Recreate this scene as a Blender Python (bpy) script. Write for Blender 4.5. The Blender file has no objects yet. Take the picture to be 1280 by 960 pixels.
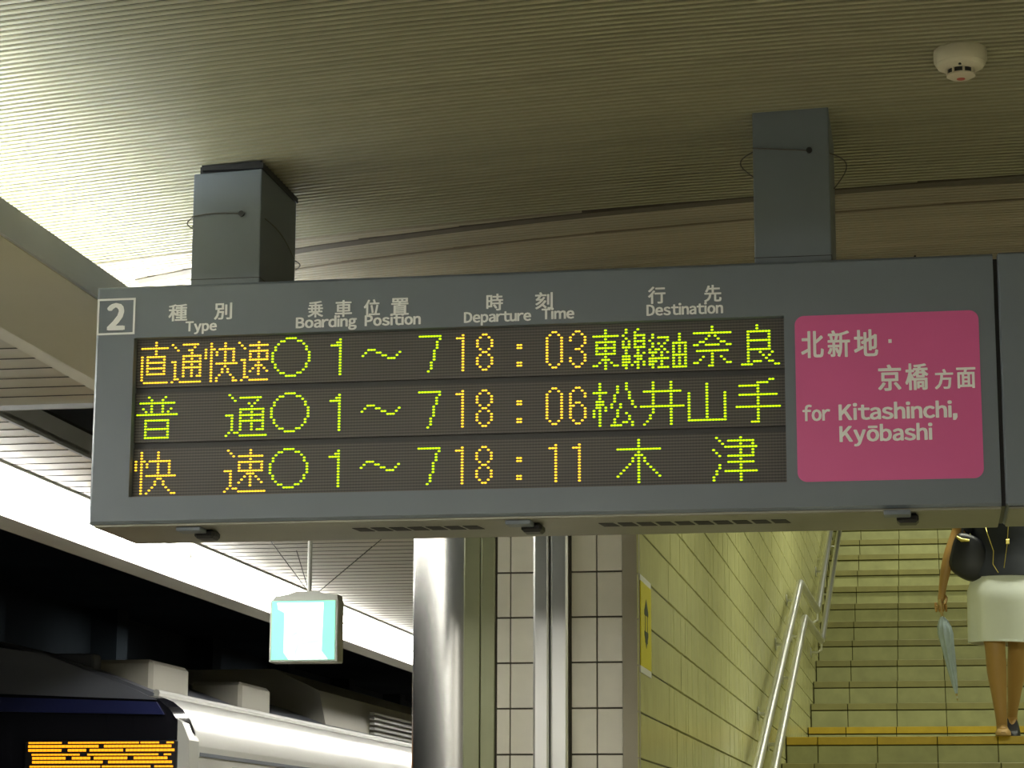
import bpy, math, random
from mathutils import Vector, Matrix

random.seed(7)
EYE = 1.5                      # the camera stands 1.5 m above the platform floor; heights below are relative to it
C = bpy.context.scene.collection
scene = bpy.context.scene

# ------------------------------------------------------------------ camera
def make_camera():
    yaw, pitch, roll, F = 0.17308963, 0.19450383, 0.00348471, 2980.86
    f = Vector((-math.sin(yaw) * math.cos(pitch), math.cos(yaw) * math.cos(pitch), math.sin(pitch)))
    r = Vector((math.cos(yaw), math.sin(yaw), 0))
    u = r.cross(f)
    r2 = math.cos(roll) * r + math.sin(roll) * u
    u2 = -math.sin(roll) * r + math.cos(roll) * u
    cam = bpy.data.cameras.new('camera')
    cam.sensor_width = 36
    cam.lens = F / 1280 * 36
    cam.clip_start = 0.05
    cam.clip_end = 200
    o = bpy.data.objects.new('camera', cam)
    C.objects.link(o)
    m = Matrix((r2, u2, -f)).transposed().to_4x4()
    m.translation = (0, 0, EYE)
    o.matrix_world = m
    scene.camera = o
make_camera()

# ------------------------------------------------------------------ world, exposure
w = bpy.data.worlds.new('world')
scene.world = w
w.use_nodes = True
w.node_tree.nodes['Background'].inputs[0].default_value = (1.0, 0.93, 0.78, 1)
w.node_tree.nodes['Background'].inputs[1].default_value = 0.07
scene.view_settings.view_transform = 'Standard'
scene.view_settings.look = 'None'
scene.view_settings.gamma = 1
scene.view_settings.use_curve_mapping = False
scene.view_settings.exposure = 0.0

def area(name, loc, rot, sx, sy, power, col, label=None):
    l = bpy.data.lights.new(name, 'AREA')
    l.shape = 'RECTANGLE'; l.size = sx; l.size_y = sy
    l.energy = power; l.color = col
    o = bpy.data.objects.new(name, l)
    o.location = (loc[0], loc[1], loc[2] + EYE); o.rotation_euler = rot
    C.objects.link(o)
    return o
# ceiling lamps of the platform (before and beside the photographer), lamps over the stairs
PLAT = (1.0, 0.965, 0.87)
area('platform_lamp', (-1.2, 1.2, 1.42), (0, 0, 0), 0.3, 3.6, 34, PLAT)
area('platform_lamp', (-1.2, -3.2, 1.42), (0, 0, 0), 0.3, 3.6, 120, PLAT)
area('platform_lamp', (2.9, 3.0, 1.42), (0, 0, 0), 0.3, 6.0, 60, PLAT)
STAIR = (0.98, 1.0, 0.78)
for yy in (1, 4, 7, 10, 13, 17, 21, 26, 32):
    area('tunnel_fill', (-6.9, yy, 1.9), (0, math.radians(20), 0), 0.15, 1.8, 3, (0.80, 0.93, 1.0))  # unseen fill lights added to lift the black of the tunnel
area('stair_lamp', (0.6, 7.4, 1.50), (0, 0, 0), 1.6, 0.25, 16, STAIR)
area('stair_lamp', (0.75, 9.3, 1.58), (math.radians(20), 0, 0), 1.6, 0.25, 32, STAIR)
area('stair_lamp', (0.75, 12.6, 2.85), (math.radians(20), 0, 0), 1.6, 0.25, 55, STAIR)
area('stair_lamp', (0.75, 17.0, 4.6), (math.radians(20), 0, 0), 1.6, 0.25, 75, STAIR)

# ------------------------------------------------------------------ materials
def mat(name, col, rough=0.5, metal=0.0, spec=0.5, noise=0.0, nscale=8.0, rnd=0.0, bump=0.0, bscale=60, stretch=(1, 1, 1), coat=0.0):
    m = bpy.data.materials.new(name)
    m.use_nodes = True
    nt = m.node_tree; n = nt.nodes; l = nt.links
    b = n['Principled BSDF']
    b.inputs['Base Color'].default_value = (*col, 1)
    b.inputs['Roughness'].default_value = rough
    b.inputs['Metallic'].default_value = metal
    b.inputs['Specular IOR Level'].default_value = spec
    b.inputs['Coat Weight'].default_value = coat
    if noise or rnd or bump:
        tc = n.new('ShaderNodeTexCoord'); mp = n.new('ShaderNodeMapping')
        geo = n.new('ShaderNodeNewGeometry')
        l.new(geo.outputs['Position'], mp.inputs['Vector'])
        mp.inputs['Scale'].default_value = stretch
    if noise or rnd:
        hsv = n.new('ShaderNodeHueSaturation'); hsv.inputs['Color'].default_value = (*col, 1)
        add = n.new('ShaderNodeMath'); add.operation = 'ADD'; add.inputs[0].default_value = 1.0
        nz = n.new('ShaderNodeTexNoise'); nz.inputs['Scale'].default_value = nscale; nz.inputs['Detail'].default_value = 4
        l.new(mp.outputs[0], nz.inputs['Vector'])
        mr = n.new('ShaderNodeMapRange')
        mr.inputs['From Min'].default_value = 0.3; mr.inputs['From Max'].default_value = 0.7
        mr.inputs['To Min'].default_value = -noise; mr.inputs['To Max'].default_value = noise
        l.new(nz.outputs['Fac'], mr.inputs['Value'])
        oi = n.new('ShaderNodeObjectInfo')
        mr2 = n.new('ShaderNodeMapRange'); mr2.inputs['To Min'].default_value = 1 - rnd; mr2.inputs['To Max'].default_value = 1 + rnd
        l.new(oi.outputs['Random'], mr2.inputs['Value'])
        l.new(mr.outputs[0], add.inputs[0]); l.new(mr2.outputs[0], add.inputs[1])
        l.new(add.outputs[0], hsv.inputs['Value'])
        l.new(hsv.outputs[0], b.inputs['Base Color'])
    if bump:
        nb = n.new('ShaderNodeTexNoise'); nb.inputs['Scale'].default_value = bscale
        l.new(mp.outputs[0], nb.inputs['Vector'])
        bp = n.new('ShaderNodeBump'); bp.inputs['Strength'].default_value = bump; bp.inputs['Distance'].default_value = 0.002
        l.new(nb.outputs['Fac'], bp.inputs['Height']); l.new(bp.outputs[0], b.inputs['Normal'])
    return m

def emit(name, col, strength, sample=True):
    m = bpy.data.materials.new(name); m.use_nodes = True
    b = m.node_tree.nodes['Principled BSDF']
    b.inputs['Base Color'].default_value = (*[c * 0.5 for c in col], 1)
    b.inputs['Emission Color'].default_value = (*col, 1)
    b.inputs['Emission Strength'].default_value = strength
    if not sample:
        m.cycles.emission_sampling = 'NONE'
    return m

M = {}
M['sign'] = mat('board_grey_paint', (0.155, 0.182, 0.210), 0.42, 0.0, 0.5, noise=0.04, nscale=3)
M['sign_under'] = mat('board_underside_metal', (0.27, 0.265, 0.215), 0.42, 0.5, 0.5, noise=0.08, nscale=5)
M['slot'] = mat('dark_slot', (0.02, 0.02, 0.018), 0.7)
M['black'] = mat('black_plastic', (0.012, 0.012, 0.013), 0.45)
M['letter'] = mat('pale_lettering', (0.95, 0.96, 0.95), 0.6)
M['letter2'] = mat('pale_lettering_on_pink', (0.95, 0.95, 0.93), 0.6)
M['pink'] = mat('magenta_film', (0.70, 0.12, 0.33), 0.38, noise=0.04, nscale=2)
M['led_g'] = emit('yellow_green_led', (0.60, 1.0, 0.0), 1.4, False)
M['led_o'] = emit('amber_led', (1.0, 0.60, 0.03), 1.7, False)
M['slat'] = mat('ceiling_slat_enamel', (0.37, 0.355, 0.235), 0.5, 0.0, 0.4, noise=0.05, nscale=2, rnd=0.05, stretch=(0.3, 1, 1))
M['slat2'] = mat('dusty_ceiling_slat', (0.40, 0.36, 0.27), 0.6, 0.0, 0.3, noise=0.16, nscale=3, rnd=0.05, stretch=(0.35, 1.5, 1))
M['void'] = mat('ceiling_void', (0.016, 0.015, 0.014), 0.9)
M['board'] = mat('ceiling_board_enamel', (0.55, 0.52, 0.43), 0.4, 0.0, 0.4, noise=0.05, nscale=2, rnd=0.03)
M['beam'] = mat('beam_paint', (0.66, 0.63, 0.50), 0.5, noise=0.05, nscale=2)
M['beam_side'] = mat('beam_side_metal', (0.40, 0.41, 0.42), 0.5, 0.0, noise=0.08, nscale=3)
M['detector'] = mat('detector_plastic', (0.62, 0.58, 0.44), 0.4)
M['red'] = mat('red_indicator', (0.5, 0.08, 0.06), 0.4)
M['tube'] = emit('fluorescent_tube', (1.0, 0.985, 0.93), 26)
M['cove_tube'] = emit('cove_tube', (0.86, 0.93, 1.0), 48)
M['reflector'] = mat('white_reflector', (0.85, 0.85, 0.82), 0.4)
M['fascia'] = mat('fascia_brown', (0.20, 0.185, 0.15), 0.5)
M['steel'] = mat('stainless_steel', (0.72, 0.71, 0.67), 0.27, 1.0, bump=0.08, bscale=6, stretch=(1, 1, 0.05))
M['cover'] = mat('steel_strip_stair_reflection', (0.30, 0.315, 0.185), 0.3, 0.3, noise=0.05)  # olive reflection of the stair tiles is put into the steel's colour
M['steel2'] = mat('brushed_steel', (0.72, 0.72, 0.69), 0.33, 1.0)
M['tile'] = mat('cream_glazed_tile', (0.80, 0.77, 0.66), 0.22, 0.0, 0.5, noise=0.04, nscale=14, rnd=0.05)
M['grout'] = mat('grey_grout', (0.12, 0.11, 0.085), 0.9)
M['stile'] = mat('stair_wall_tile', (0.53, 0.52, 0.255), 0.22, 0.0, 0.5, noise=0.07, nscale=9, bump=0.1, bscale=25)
M['sgrout'] = mat('stair_grout', (0.10, 0.095, 0.035), 0.9)
M['riser'] = mat('riser_tile_glaze', (0.37, 0.37, 0.17), 0.5, noise=0.12, nscale=11, rnd=0.07)
M['nosing'] = mat('nosing_tile_glaze', (0.27, 0.25, 0.09), 0.5, noise=0.10, nscale=12, rnd=0.05)
M['ynosing'] = mat('yellow_nosing_tile', (0.50, 0.34, 0.02), 0.5, noise=0.10, nscale=12, rnd=0.05)
M['tread'] = mat('tread_stone', (0.30, 0.29, 0.15), 0.7, noise=0.1, nscale=20)
M['jamb'] = mat('jamb_paint', (0.34, 0.31, 0.23), 0.5, noise=0.05)
M['yellow'] = mat('yellow_plate', (0.75, 0.66, 0.02), 0.4)
M['ink'] = mat('dark_ink', (0.05, 0.07, 0.05), 0.6)
M['floor'] = mat('platform_floor', (0.52, 0.49, 0.38), 0.35, noise=0.08, nscale=1.5)
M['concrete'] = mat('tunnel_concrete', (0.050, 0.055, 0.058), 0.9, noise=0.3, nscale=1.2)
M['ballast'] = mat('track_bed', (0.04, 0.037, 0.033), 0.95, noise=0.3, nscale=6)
M['paintwall'] = mat('pale_wall_paint', (0.40, 0.40, 0.26), 0.6, noise=0.05)
M['t_side'] = mat('train_silver_side', (0.72, 0.71, 0.67), 0.28, 0.35, noise=0.04, nscale=1)
M['t_white'] = mat('train_pale_paint', (0.50, 0.50, 0.46), 0.3, 0.0, coat=0.3)
M['t_black'] = mat('train_black_mask', (0.010, 0.010, 0.014), 0.15, 0.0, coat=0.4)
M['t_roof'] = mat('train_roof_grey', (0.15, 0.16, 0.19), 0.5)
M['t_blue'] = mat('train_navy_band', (0.02, 0.026, 0.10), 0.3)
M['t_glass'] = mat('dark_glass', (0.012, 0.015, 0.017), 0.06, 0.0, 0.6)
M['t_box'] = mat('roof_equipment_beige', (0.45, 0.43, 0.36), 0.6)
M['t_led'] = emit('train_amber_led', (1.0, 0.36, 0.01), 1.6, False)
M['e_white'] = emit('exit_white_panel', (0.86, 1.0, 0.95), 1.5)
M['e_green'] = emit('exit_green_panel', (0.30, 0.95, 0.66), 1.05)
M['e_pale'] = emit('exit_pale_figure', (0.70, 1.0, 0.86), 1.0)
M['e_case'] = mat('exit_sign_case', (0.60, 0.60, 0.55), 0.4)
M['dark_grey'] = mat('thin_dark_grey', (0.09, 0.085, 0.075), 0.6)
M['skin'] = mat('skin', (0.42, 0.24, 0.075), 0.5, noise=0.04, nscale=6)
M['hair'] = mat('black_hair', (0.012, 0.010, 0.009), 0.4, bump=0.4, bscale=60, stretch=(1, 1, 0.1))
M['top'] = mat('navy_black_cloth', (0.013, 0.016, 0.028), 0.75, noise=0.2, nscale=10, bump=0.2, bscale=30)
M['skirt'] = mat('white_cotton', (0.84, 0.88, 0.86), 0.75, noise=0.03, nscale=8, bump=0.3, bscale=12)
M['bag'] = mat('black_leather', (0.010, 0.011, 0.018), 0.45)
M['gold'] = mat('gold_metal', (0.70, 0.58, 0.18), 0.3, 0.8)
M['umb'] = mat('pale_blue_fabric', (0.40, 0.49, 0.56), 0.6, noise=0.1, nscale=20)
M['wood'] = mat('amber_handle', (0.45, 0.33, 0.12), 0.4)
M['eye'] = mat('eye_white', (0.75, 0.73, 0.70), 0.3)
M['iris'] = mat('dark_iris', (0.03, 0.018, 0.01), 0.3)
M['lip'] = mat('lip', (0.36, 0.10, 0.08), 0.5)

def led_panel_mat():
    # unlit LED module: fine grid of dark dots in brownish black face
    m = bpy.data.materials.new('led_module_face'); m.use_nodes = True
    nt = m.node_tree; n = nt.nodes; l = nt.links; b = n['Principled BSDF']
    geo = n.new('ShaderNodeNewGeometry'); sep = n.new('ShaderNodeSeparateXYZ')
    l.new(geo.outputs['Position'], sep.inputs[0])
    def wave(out, pitch):
        a = n.new('ShaderNodeMath'); a.operation = 'MULTIPLY'; a.inputs[1].default_value = 2 * math.pi / pitch
        l.new(out, a.inputs[0])
        s = n.new('ShaderNodeMath'); s.operation = 'SINE'; l.new(a.outputs[0], s.inputs[0]); return s
    sz = wave(sep.outputs['Z'], 0.00655); sx = wave(sep.outputs['X'], 0.00643)
    ad = n.new('ShaderNodeMath'); ad.operation = 'MULTIPLY_ADD'; ad.inputs[1].default_value = 0.25
    l.new(sx.outputs[0], ad.inputs[0]); l.new(sz.outputs[0], ad.inputs[2])
    mr = n.new('ShaderNodeMapRange'); mr.inputs['From Min'].default_value = -1.2; mr.inputs['From Max'].default_value = 1.2
    l.new(ad.outputs[0], mr.inputs['Value'])
    mx = n.new('ShaderNodeMix'); mx.data_type = 'RGBA'
    mx.inputs['A'].default_value = (0.035, 0.032, 0.028, 1); mx.inputs['B'].default_value = (0.13, 0.115, 0.10, 1)
    l.new(mr.outputs[0], mx.inputs['Factor']); l.new(mx.outputs['Result'], b.inputs['Base Color'])
    b.inputs['Roughness'].default_value = 0.45
    return m
M['led_face'] = led_panel_mat()
M['led_bar'] = mat('led_frame_black', (0.05, 0.048, 0.046), 0.5)

# ------------------------------------------------------------------ mesh helpers
class MB:
    def __init__(s): s.v = []; s.f = []
    def add(s, vs, fs):
        k = len(s.v); s.v += [tuple(v) for v in vs]; s.f += [tuple(i + k for i in f) for f in fs]; return s
    def box(s, x0, x1, y0, y1, z0, z1, b=0.0):
        if b <= 0:
            vs = [(x, y, z) for z in (z0, z1) for y in (y0, y1) for x in (x0, x1)]
            return s.add(vs, [(0, 2, 3, 1), (4, 5, 7, 6), (0, 1, 5, 4), (2, 6, 7, 3), (0, 4, 6, 2), (1, 3, 7, 5)])
        # chamfered box : 24 verts
        vs = []; idx = {}
        X = (x0, x1); Y = (y0, y1); Z = (z0, z1)
        for i in (0, 1):
            for j in (0, 1):
                for k in (0, 1):
                    sx, sy, sz = (1, -1)[i], (1, -1)[j], (1, -1)[k]
                    for a in range(3):
                        p = [X[i] + sx * b, Y[j] + sy * b, Z[k] + sz * b]
                        p[a] = (X[i], Y[j], Z[k])[a]
                        idx[(i, j, k, a)] = len(vs); vs.append(tuple(p))
        fs = []
        for a in range(3):
            o = [c for c in range(3) if c != a]
            for side in (0, 1):
                q = []
                for (p, r) in ((0, 0), (1, 0), (1, 1), (0, 1)):
                    ijk = [0, 0, 0]; ijk[a] = side; ijk[o[0]] = p; ijk[o[1]] = r
                    q.append(idx[(*ijk, a)])
                fs.append(tuple(q))
        for a in range(3):            # edges along axis a
            o = [c for c in range(3) if c != a]
            for p in (0, 1):
                for r in (0, 1):
                    q = []
                    for (e, ax) in ((0, o[0]), (1, o[0]), (1, o[1]), (0, o[1])):
                        ijk = [0, 0, 0]; ijk[a] = e; ijk[o[0]] = p; ijk[o[1]] = r
                        q.append(idx[(*ijk, ax)])
                    fs.append(tuple(q))
        for i in (0, 1):
            for j in (0, 1):
                for k in (0, 1):
                    fs.append((idx[(i, j, k, 0)], idx[(i, j, k, 1)], idx[(i, j, k, 2)]))
        return s.add(vs, fs)
    def tube(s, pts, r, n=8, cap=True):
        pts = [Vector(p) for p in pts]
        rs = r if isinstance(r, (list, tuple)) else [r] * len(pts)
        prev = None; vs = []; fs = []
        for i, p in enumerate(pts):
            t = (pts[min(i + 1, len(pts) - 1)] - pts[max(i - 1, 0)]).normalized()
            if prev is None:
                a = Vector((0, 0, 1)) if abs(t.z) < 0.9 else Vector((1, 0, 0))
                u = t.cross(a).normalized()
            else:
                u = (prev - t * prev.dot(t)).normalized()
            prev = u; v = t.cross(u)
            for k in range(n):
                an = 2 * math.pi * k / n
                vs.append(p + (u * math.cos(an) + v * math.sin(an)) * rs[i])
        for i in range(len(pts) - 1):
            for k in range(n):
                fs.append((i * n + k, i * n + (k + 1) % n, (i + 1) * n + (k + 1) % n, (i + 1) * n + k))
        if cap:
            fs.append(tuple(range(n - 1, -1, -1))); fs.append(tuple((len(pts) - 1) * n + k for k in range(n)))
        return s.add(vs, fs)
    def lathe(s, prof, c, n=32, axis='z'):
        vs = []; fs = []
        for (r, h) in prof:
            for k in range(n):
                a = 2 * math.pi * k / n
                if axis == 'z': vs.append((c[0] + r * math.cos(a), c[1] + r * math.sin(a), c[2] + h))
                else: vs.append((c[0] + r * math.cos(a), c[1] + h, c[2] + r * math.sin(a)))
        m = len(prof)
        for i in range(m - 1):
            for k in range(n):
                fs.append((i * n + k, i * n + (k + 1) % n, (i + 1) * n + (k + 1) % n, (i + 1) * n + k))
        fs.append(tuple(range(n - 1, -1, -1))); fs.append(tuple((m - 1) * n + k for k in range(n)))
        return s.add(vs, fs)
    def loft(s, rings, cap=True):
        n = len(rings[0]); vs = [p for r in rings for p in r]; fs = []
        for i in range(len(rings) - 1):
            for k in range(n):
                fs.append((i * n + k, i * n + (k + 1) % n, (i + 1) * n + (k + 1) % n, (i + 1) * n + k))
        if cap:
            fs.append(tuple(range(n - 1, -1, -1))); fs.append(tuple((len(rings) - 1) * n + k for k in range(n)))
        return s.add(vs, fs)
    def prism_xz(s, poly, y0, y1):
        n = len(poly)
        vs = [(x, y0, z) for x, z in poly] + [(x, y1, z) for x, z in poly]
        fs = [tuple(range(n)), tuple(range(2 * n - 1, n - 1, -1))] + [(i, i + n, (i + 1) % n + n, (i + 1) % n) for i in range(n)]
        return s.add(vs, fs)
    def prism_profile_y(s, poly, y0, y1):    # profile in xz extruded along y
        return s.prism_xz(poly, y0, y1)
    def prism_yz(s, poly, x0, x1):
        n = len(poly)
        vs = [(x0, y, z) for y, z in poly] + [(x1, y, z) for y, z in poly]
        fs = [tuple(range(n)), tuple(range(2 * n - 1, n - 1, -1))] + [(i, i + n, (i + 1) % n + n, (i + 1) % n) for i in range(n)]
        return s.add(vs, fs)
    def mesh(s, name, off=(0, 0, 0), smooth=False):
        me = bpy.data.meshes.new(name)
        ox, oy, oz = off
        me.from_pydata([(x - ox, y - oy, z - oz) for x, y, z in s.v], [], s.f)
        me.update()
        import bmesh
        bm = bmesh.new(); bm.from_mesh(me)
        bmesh.ops.recalc_face_normals(bm, faces=bm.faces)
        bm.to_mesh(me); bm.free()
        if smooth:
            me.polygons.foreach_set('use_smooth', [True] * len(me.polygons))
            try: me.set_sharp_from_angle(angle=math.radians(smooth if smooth > 1 else 40))
            except Exception: pass
        return me

TOP = []
def worldoff(o):
    v = Vector((0, 0, 0))
    while o: v += Vector(o.location); o = o.parent
    return v
def setp(o, label=None, cat=None, group=None, kind=None):
    if label: o['label'] = label
    if cat: o['category'] = cat
    if group: o['group'] = group
    if kind: o['kind'] = kind
    return o
def obj(name, mb, m, parent=None, smooth=False, origin=None, **kw):
    if parent:
        off = worldoff(parent)
        o = bpy.data.objects.new(name, mb.mesh(name, off, smooth)); o.parent = parent
    else:
        if origin is None:
            xs = [v[0] for v in mb.v]; ys = [v[1] for v in mb.v]; zs = [v[2] for v in mb.v]
            origin = ((min(xs) + max(xs)) / 2, (min(ys) + max(ys)) / 2, min(zs))
        o = bpy.data.objects.new(name, mb.mesh(name, origin, smooth)); o.location = origin; TOP.append(o)
    C.objects.link(o)
    if m: o.data.materials.append(m)
    return setp(o, **kw)
def thing(name, loc, label=None, cat=None, group=None, kind=None):
    o = bpy.data.objects.new(name, None); o.location = loc; o.empty_display_size = 0.1
    C.objects.link(o); TOP.append(o)
    return setp(o, label, cat, group, kind)
def inst(name, me, loc, parent):
    o = bpy.data.objects.new(name, me); o.parent = parent
    o.location = Vector(loc) - worldoff(parent); C.objects.link(o); return o

# ------------------------------------------------------------------ lettering
def text_mesh(s, bold):
    c = bpy.data.curves.new('t', 'FONT'); c.body = s; c.offset = bold; c.resolution_u = 3
    o = bpy.data.objects.new('t', c); C.objects.link(o)
    dg = bpy.context.evaluated_depsgraph_get()
    me = bpy.data.meshes.new_from_object(o.evaluated_get(dg))
    bpy.data.objects.remove(o); bpy.data.curves.remove(c)
    return me
# upright grotesque letter shapes, glyph by glyph (the wide forms), set close together
def latin_mesh(txt):
    vs = []; fs = []; x = 0.0
    for ch in txt:
        if ch == ' ': x += 0.34; continue
        mac = ch == 'ō'
        if mac: ch = 'o'
        if ch == ',':
            k = len(vs); vs += [(x, 0, 0), (x + .15, 0, 0), (x + .15, .15, 0), (x, .15, 0), (x + .07, -.13, 0), (x + .0, -.13, 0)]
            fs += [(k, k + 1, k + 2, k + 3), (k + 5, k + 4, k + 1, k + 0)]; x += .24; continue
        me = text_mesh(chr(ord(ch) + 0xFEE0), 0.0)
        a = min(v.co[0] for v in me.vertices); b = max(v.co[0] for v in me.vertices)
        k = len(vs); vs += [(x + (v.co[0] - a) * 1.0, v.co[1], 0) for v in me.vertices]
        fs += [tuple(q + k for q in p.vertices) for p in me.polygons]
        if mac:
            k = len(vs); top = max(v.co[1] for v in me.vertices) + .09
            vs += [(x + .08, top, 0), (x + b - a - .08, top, 0), (x + b - a - .08, top + .07, 0), (x + .08, top + .07, 0)]; fs.append((k, k + 1, k + 2, k + 3))
        x += (b - a) + (0.06 if ch in 'ftr' else 0.11)
        bpy.data.meshes.remove(me)
    me = bpy.data.meshes.new('t'); me.from_pydata(vs, [], fs); me.update(); return me
CAP = max(v.co[1] for v in text_mesh('Ｈ', 0.0).vertices)
def letters(s, x0, x1, z0, z1, y, parent, m, latin=False, bold=0.02, name='lettering', th=0.0006):
    """flat lettering on the plane y; the box is x0..x1, z0..z1 (for latin z0 = baseline, z1 = cap height)"""
    me = latin_mesh(s) if latin else text_mesh(s, 0.0)
    xs = [v.co[0] for v in me.vertices]; ys = [v.co[1] for v in me.vertices]
    sx = (x1 - x0) / (max(xs) - min(xs))
    if latin: sy = (z1 - z0) / CAP; yb = 0
    else: sy = (z1 - z0) / (max(ys) - min(ys)); yb = min(ys)
    mb = MB()
    bw = bold * min(abs(sx), abs(sy)) * 1.0
    mid = (x0 + x1) / 2; fx = 1 - 2 * bw / (x1 - x0)
    for i, (dx, dz) in enumerate(((-1, -.6), (1, -.6), (1, .6), (-1, .6), (0, -.9), (0, .9), (-1, 0), (1, 0))):
        mb.add([(mid + (x0 + (v.co[0] - min(xs)) * sx - mid) * fx + dx * bw, y - th - i * 0.00002, z0 + (v.co[1] - yb) * sy + dz * bw * 0.8) for v in me.vertices], [tuple(p.vertices) for p in me.polygons])
    bpy.data.meshes.remove(me)
    o = bpy.data.objects.new(name, bpy.data.meshes.new(name))
    off = worldoff(parent)
    o.data.from_pydata([(a - off.x, b - off.y, c - off.z) for a, b, c in mb.v], [], mb.f); o.data.update()
    o.data.materials.append(m); o.parent = parent; C.objects.link(o)
    return o

# ================================================================== SETTING
# ---- floor, walls
obj('floor', MB().box(-3.15, 3.4, -7, 6.4, -1.62, -1.5).box(-3.15, -1.5, 6.4, 40, -1.62, -1.5).box(-1.5, 3.4, 6.4, 7.4, -1.62, -1.5), M['floor'], kind='structure')
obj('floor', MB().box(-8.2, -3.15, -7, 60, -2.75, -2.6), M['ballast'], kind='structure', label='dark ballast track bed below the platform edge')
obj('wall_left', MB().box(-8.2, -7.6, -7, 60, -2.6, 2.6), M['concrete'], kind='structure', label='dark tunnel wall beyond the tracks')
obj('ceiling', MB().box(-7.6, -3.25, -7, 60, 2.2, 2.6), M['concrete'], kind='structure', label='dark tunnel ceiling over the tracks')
obj('wall_back', MB().box(-8.2, -1.1, 42, 42.3, -2.75, 2.6), M['concrete'], kind='structure')
# tunnel relief: cable ledges and a beam, barely visible in the dark
t = MB()
for z in (0.55, 0.95, 1.5): t.box(-7.6, -7.45, -2, 42, z, z + 0.06)
for y in range(0, 42, 3): t.box(-7.6, -7.35, y, y + 0.3, -2.6, 2.2)
obj('trim', t, M['concrete'], kind='structure', label='ribs and cable ledges along the tunnel wall')
obj('wall_right', MB().box(3.4, 3.6, -7, 6.25, -1.5, 1.9), M['paintwall'], kind='structure')

def arch(x):                       # the vaulted slat ceiling across the platform
    return 1.60 + 0.015 * x - 0.0175 * x * x
ceil = obj('ceiling', MB().add(
    [(x, y, arch(x) + dz) for y in (-7, 8.2) for dz in (0.045, 0.10) for x in [(-2.2 + i * 0.28) for i in range(21)]],
    [(i, i + 1, 42 + i + 1, 42 + i) for i in range(20)] + [(21 + i, 63 + i, 63 + i + 1, 21 + i + 1) for i in range(20)]
    + [(0, 42, 63, 21), (20, 41, 83, 62)]),
    M['void'], kind='structure', origin=(0, 0, 0))
def slat_mesh(name, xa, xb, wdt, h, m):
    n = 14; mb = MB(); vs = []
    for i in range(n + 1):
        x = xa + (xb - xa) * i / n; z = arch(x)
        vs += [(x, -wdt / 2, z), (x, wdt / 2, z), (x, wdt / 2, z + h), (x, -wdt / 2, z + h)]
    fs = []
    for i in range(n):
        for k in range(4): fs.append((4 * i + k, 4 * i + (k + 1) % 4, 4 * i + 4 + (k + 1) % 4, 4 * i + 4 + k))
    fs += [(3, 2, 1, 0), tuple(4 * n + k for k in range(4))]
    mb.add(vs, fs); me = mb.mesh(name); me.materials.append(m); return me
PIT = 0.0247
me_a = slat_mesh('slat', -2.16, 3.4, 0.0125, 0.004, M['slat'])
y = 2.85
while y < 5.70:
    inst('slat', me_a, (0, y, 0), ceil); y += PIT
me_b = slat_mesh('slat', -2.16, 3.4, 0.0175, 0.006, M['slat2'])
me_c = slat_mesh('slat', -2.16, -1.16, 0.0175, 0.006, M['slat2'])
y += 0.012
while y < 6.50:
    inst('slat', me_b, (0, y, 0), ceil); y += PIT
while y < 7.9:
    inst('slat', me_c, (0, y, 0), ceil); y += PIT
# the nearer field of slats, behind and above the photographer's view, joined
t = MB(); y = 2.85 - PIT
while y > -3.5:
    k = slat_mesh('slat', -2.16, 3.4, 0.0135, 0.012, M['slat'])
    t.add([(v.co.x, v.co.y + y, v.co.z) for v in k.vertices], [tuple(p.vertices) for p in k.polygons]); bpy.data.meshes.remove(k); y -= PIT * 2
obj('slat', t, M['slat'], ceil, kind='stuff')
# dark joint profile that runs across the slats
def joint(pts, wdt, dz):
    pts = [(a[0] + (b[0] - a[0]) * k / 6, a[1] + (b[1] - a[1]) * k / 6) for a, b in zip(pts, pts[1:]) for k in range(6)] + [pts[-1]]
    t = MB(); vs = []
    for (x, yy) in pts:
        z = arch(x) - dz
        vs += [(x, yy - wdt / 2, z), (x, yy + wdt / 2, z), (x, yy + wdt / 2, z + 0.012), (x, yy - wdt / 2, z + 0.012)]
    n = len(pts) - 1; fs = []
    for i in range(n):
        for k in range(4): fs.append((4 * i + k, 4 * i + (k + 1) % 4, 4 * i + 4 + (k + 1) % 4, 4 * i + 4 + k))
    fs += [(3, 2, 1, 0), tuple(4 * n + k for k in range(4))]
    return t.add(vs, fs)
M['joint2'] = mat('faint_joint_profile', (0.20, 0.17, 0.12), 0.7)
M['joint'] = mat('dark_joint_profile', (0.10, 0.085, 0.065), 0.7)
obj('joint_profile', joint([(-2.05, 5.92), (-1.54, 5.80), (-1.0, 5.75), (-0.39, 5.71), (0.26, 5.66), (1.2, 5.60), (3.3, 5.55)], 0.040, 0.004), M['joint'], ceil)
obj('joint_profile', joint([(-2.05, 6.05), (-1.5, 5.97), (-1.0, 5.93), (-0.39, 5.90), (0.26, 5.86), (1.2, 5.82), (3.3, 5.8)], 0.010, 0.0035), M['joint2'], ceil)

# ---- light cove beam (trim_1) between slat ceiling and board ceiling
beam = thing('trim_1', (-2.05, 3, 1.2), kind='structure')
obj('beam_body', MB().prism_xz([(-1.885, 1.262), (-1.895, 1.345), (-1.915, 1.345), (-1.912, 1.285), (-2.165, 1.285), (-2.165, 1.47), (-2.24, 1.60), (-2.26, 1.256), (-2.20, 1.252)], -3, 8.0), M['beam'], beam)
obj('beam_side', MB().prism_xz([(-1.878, 1.266), (-1.889, 1.347), (-1.894, 1.347), (-1.884, 1.264)], -3, 8.0), M['beam_side'], beam)
tb = MB()
yy = -2.9
while yy < 7.8:
    tb.tube([(-2.00, yy, 1.313), (-2.00, yy + 1.17, 1.313)], 0.016, 10); yy += 1.22
obj('tube', tb, M['cove_tube'], beam)

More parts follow.
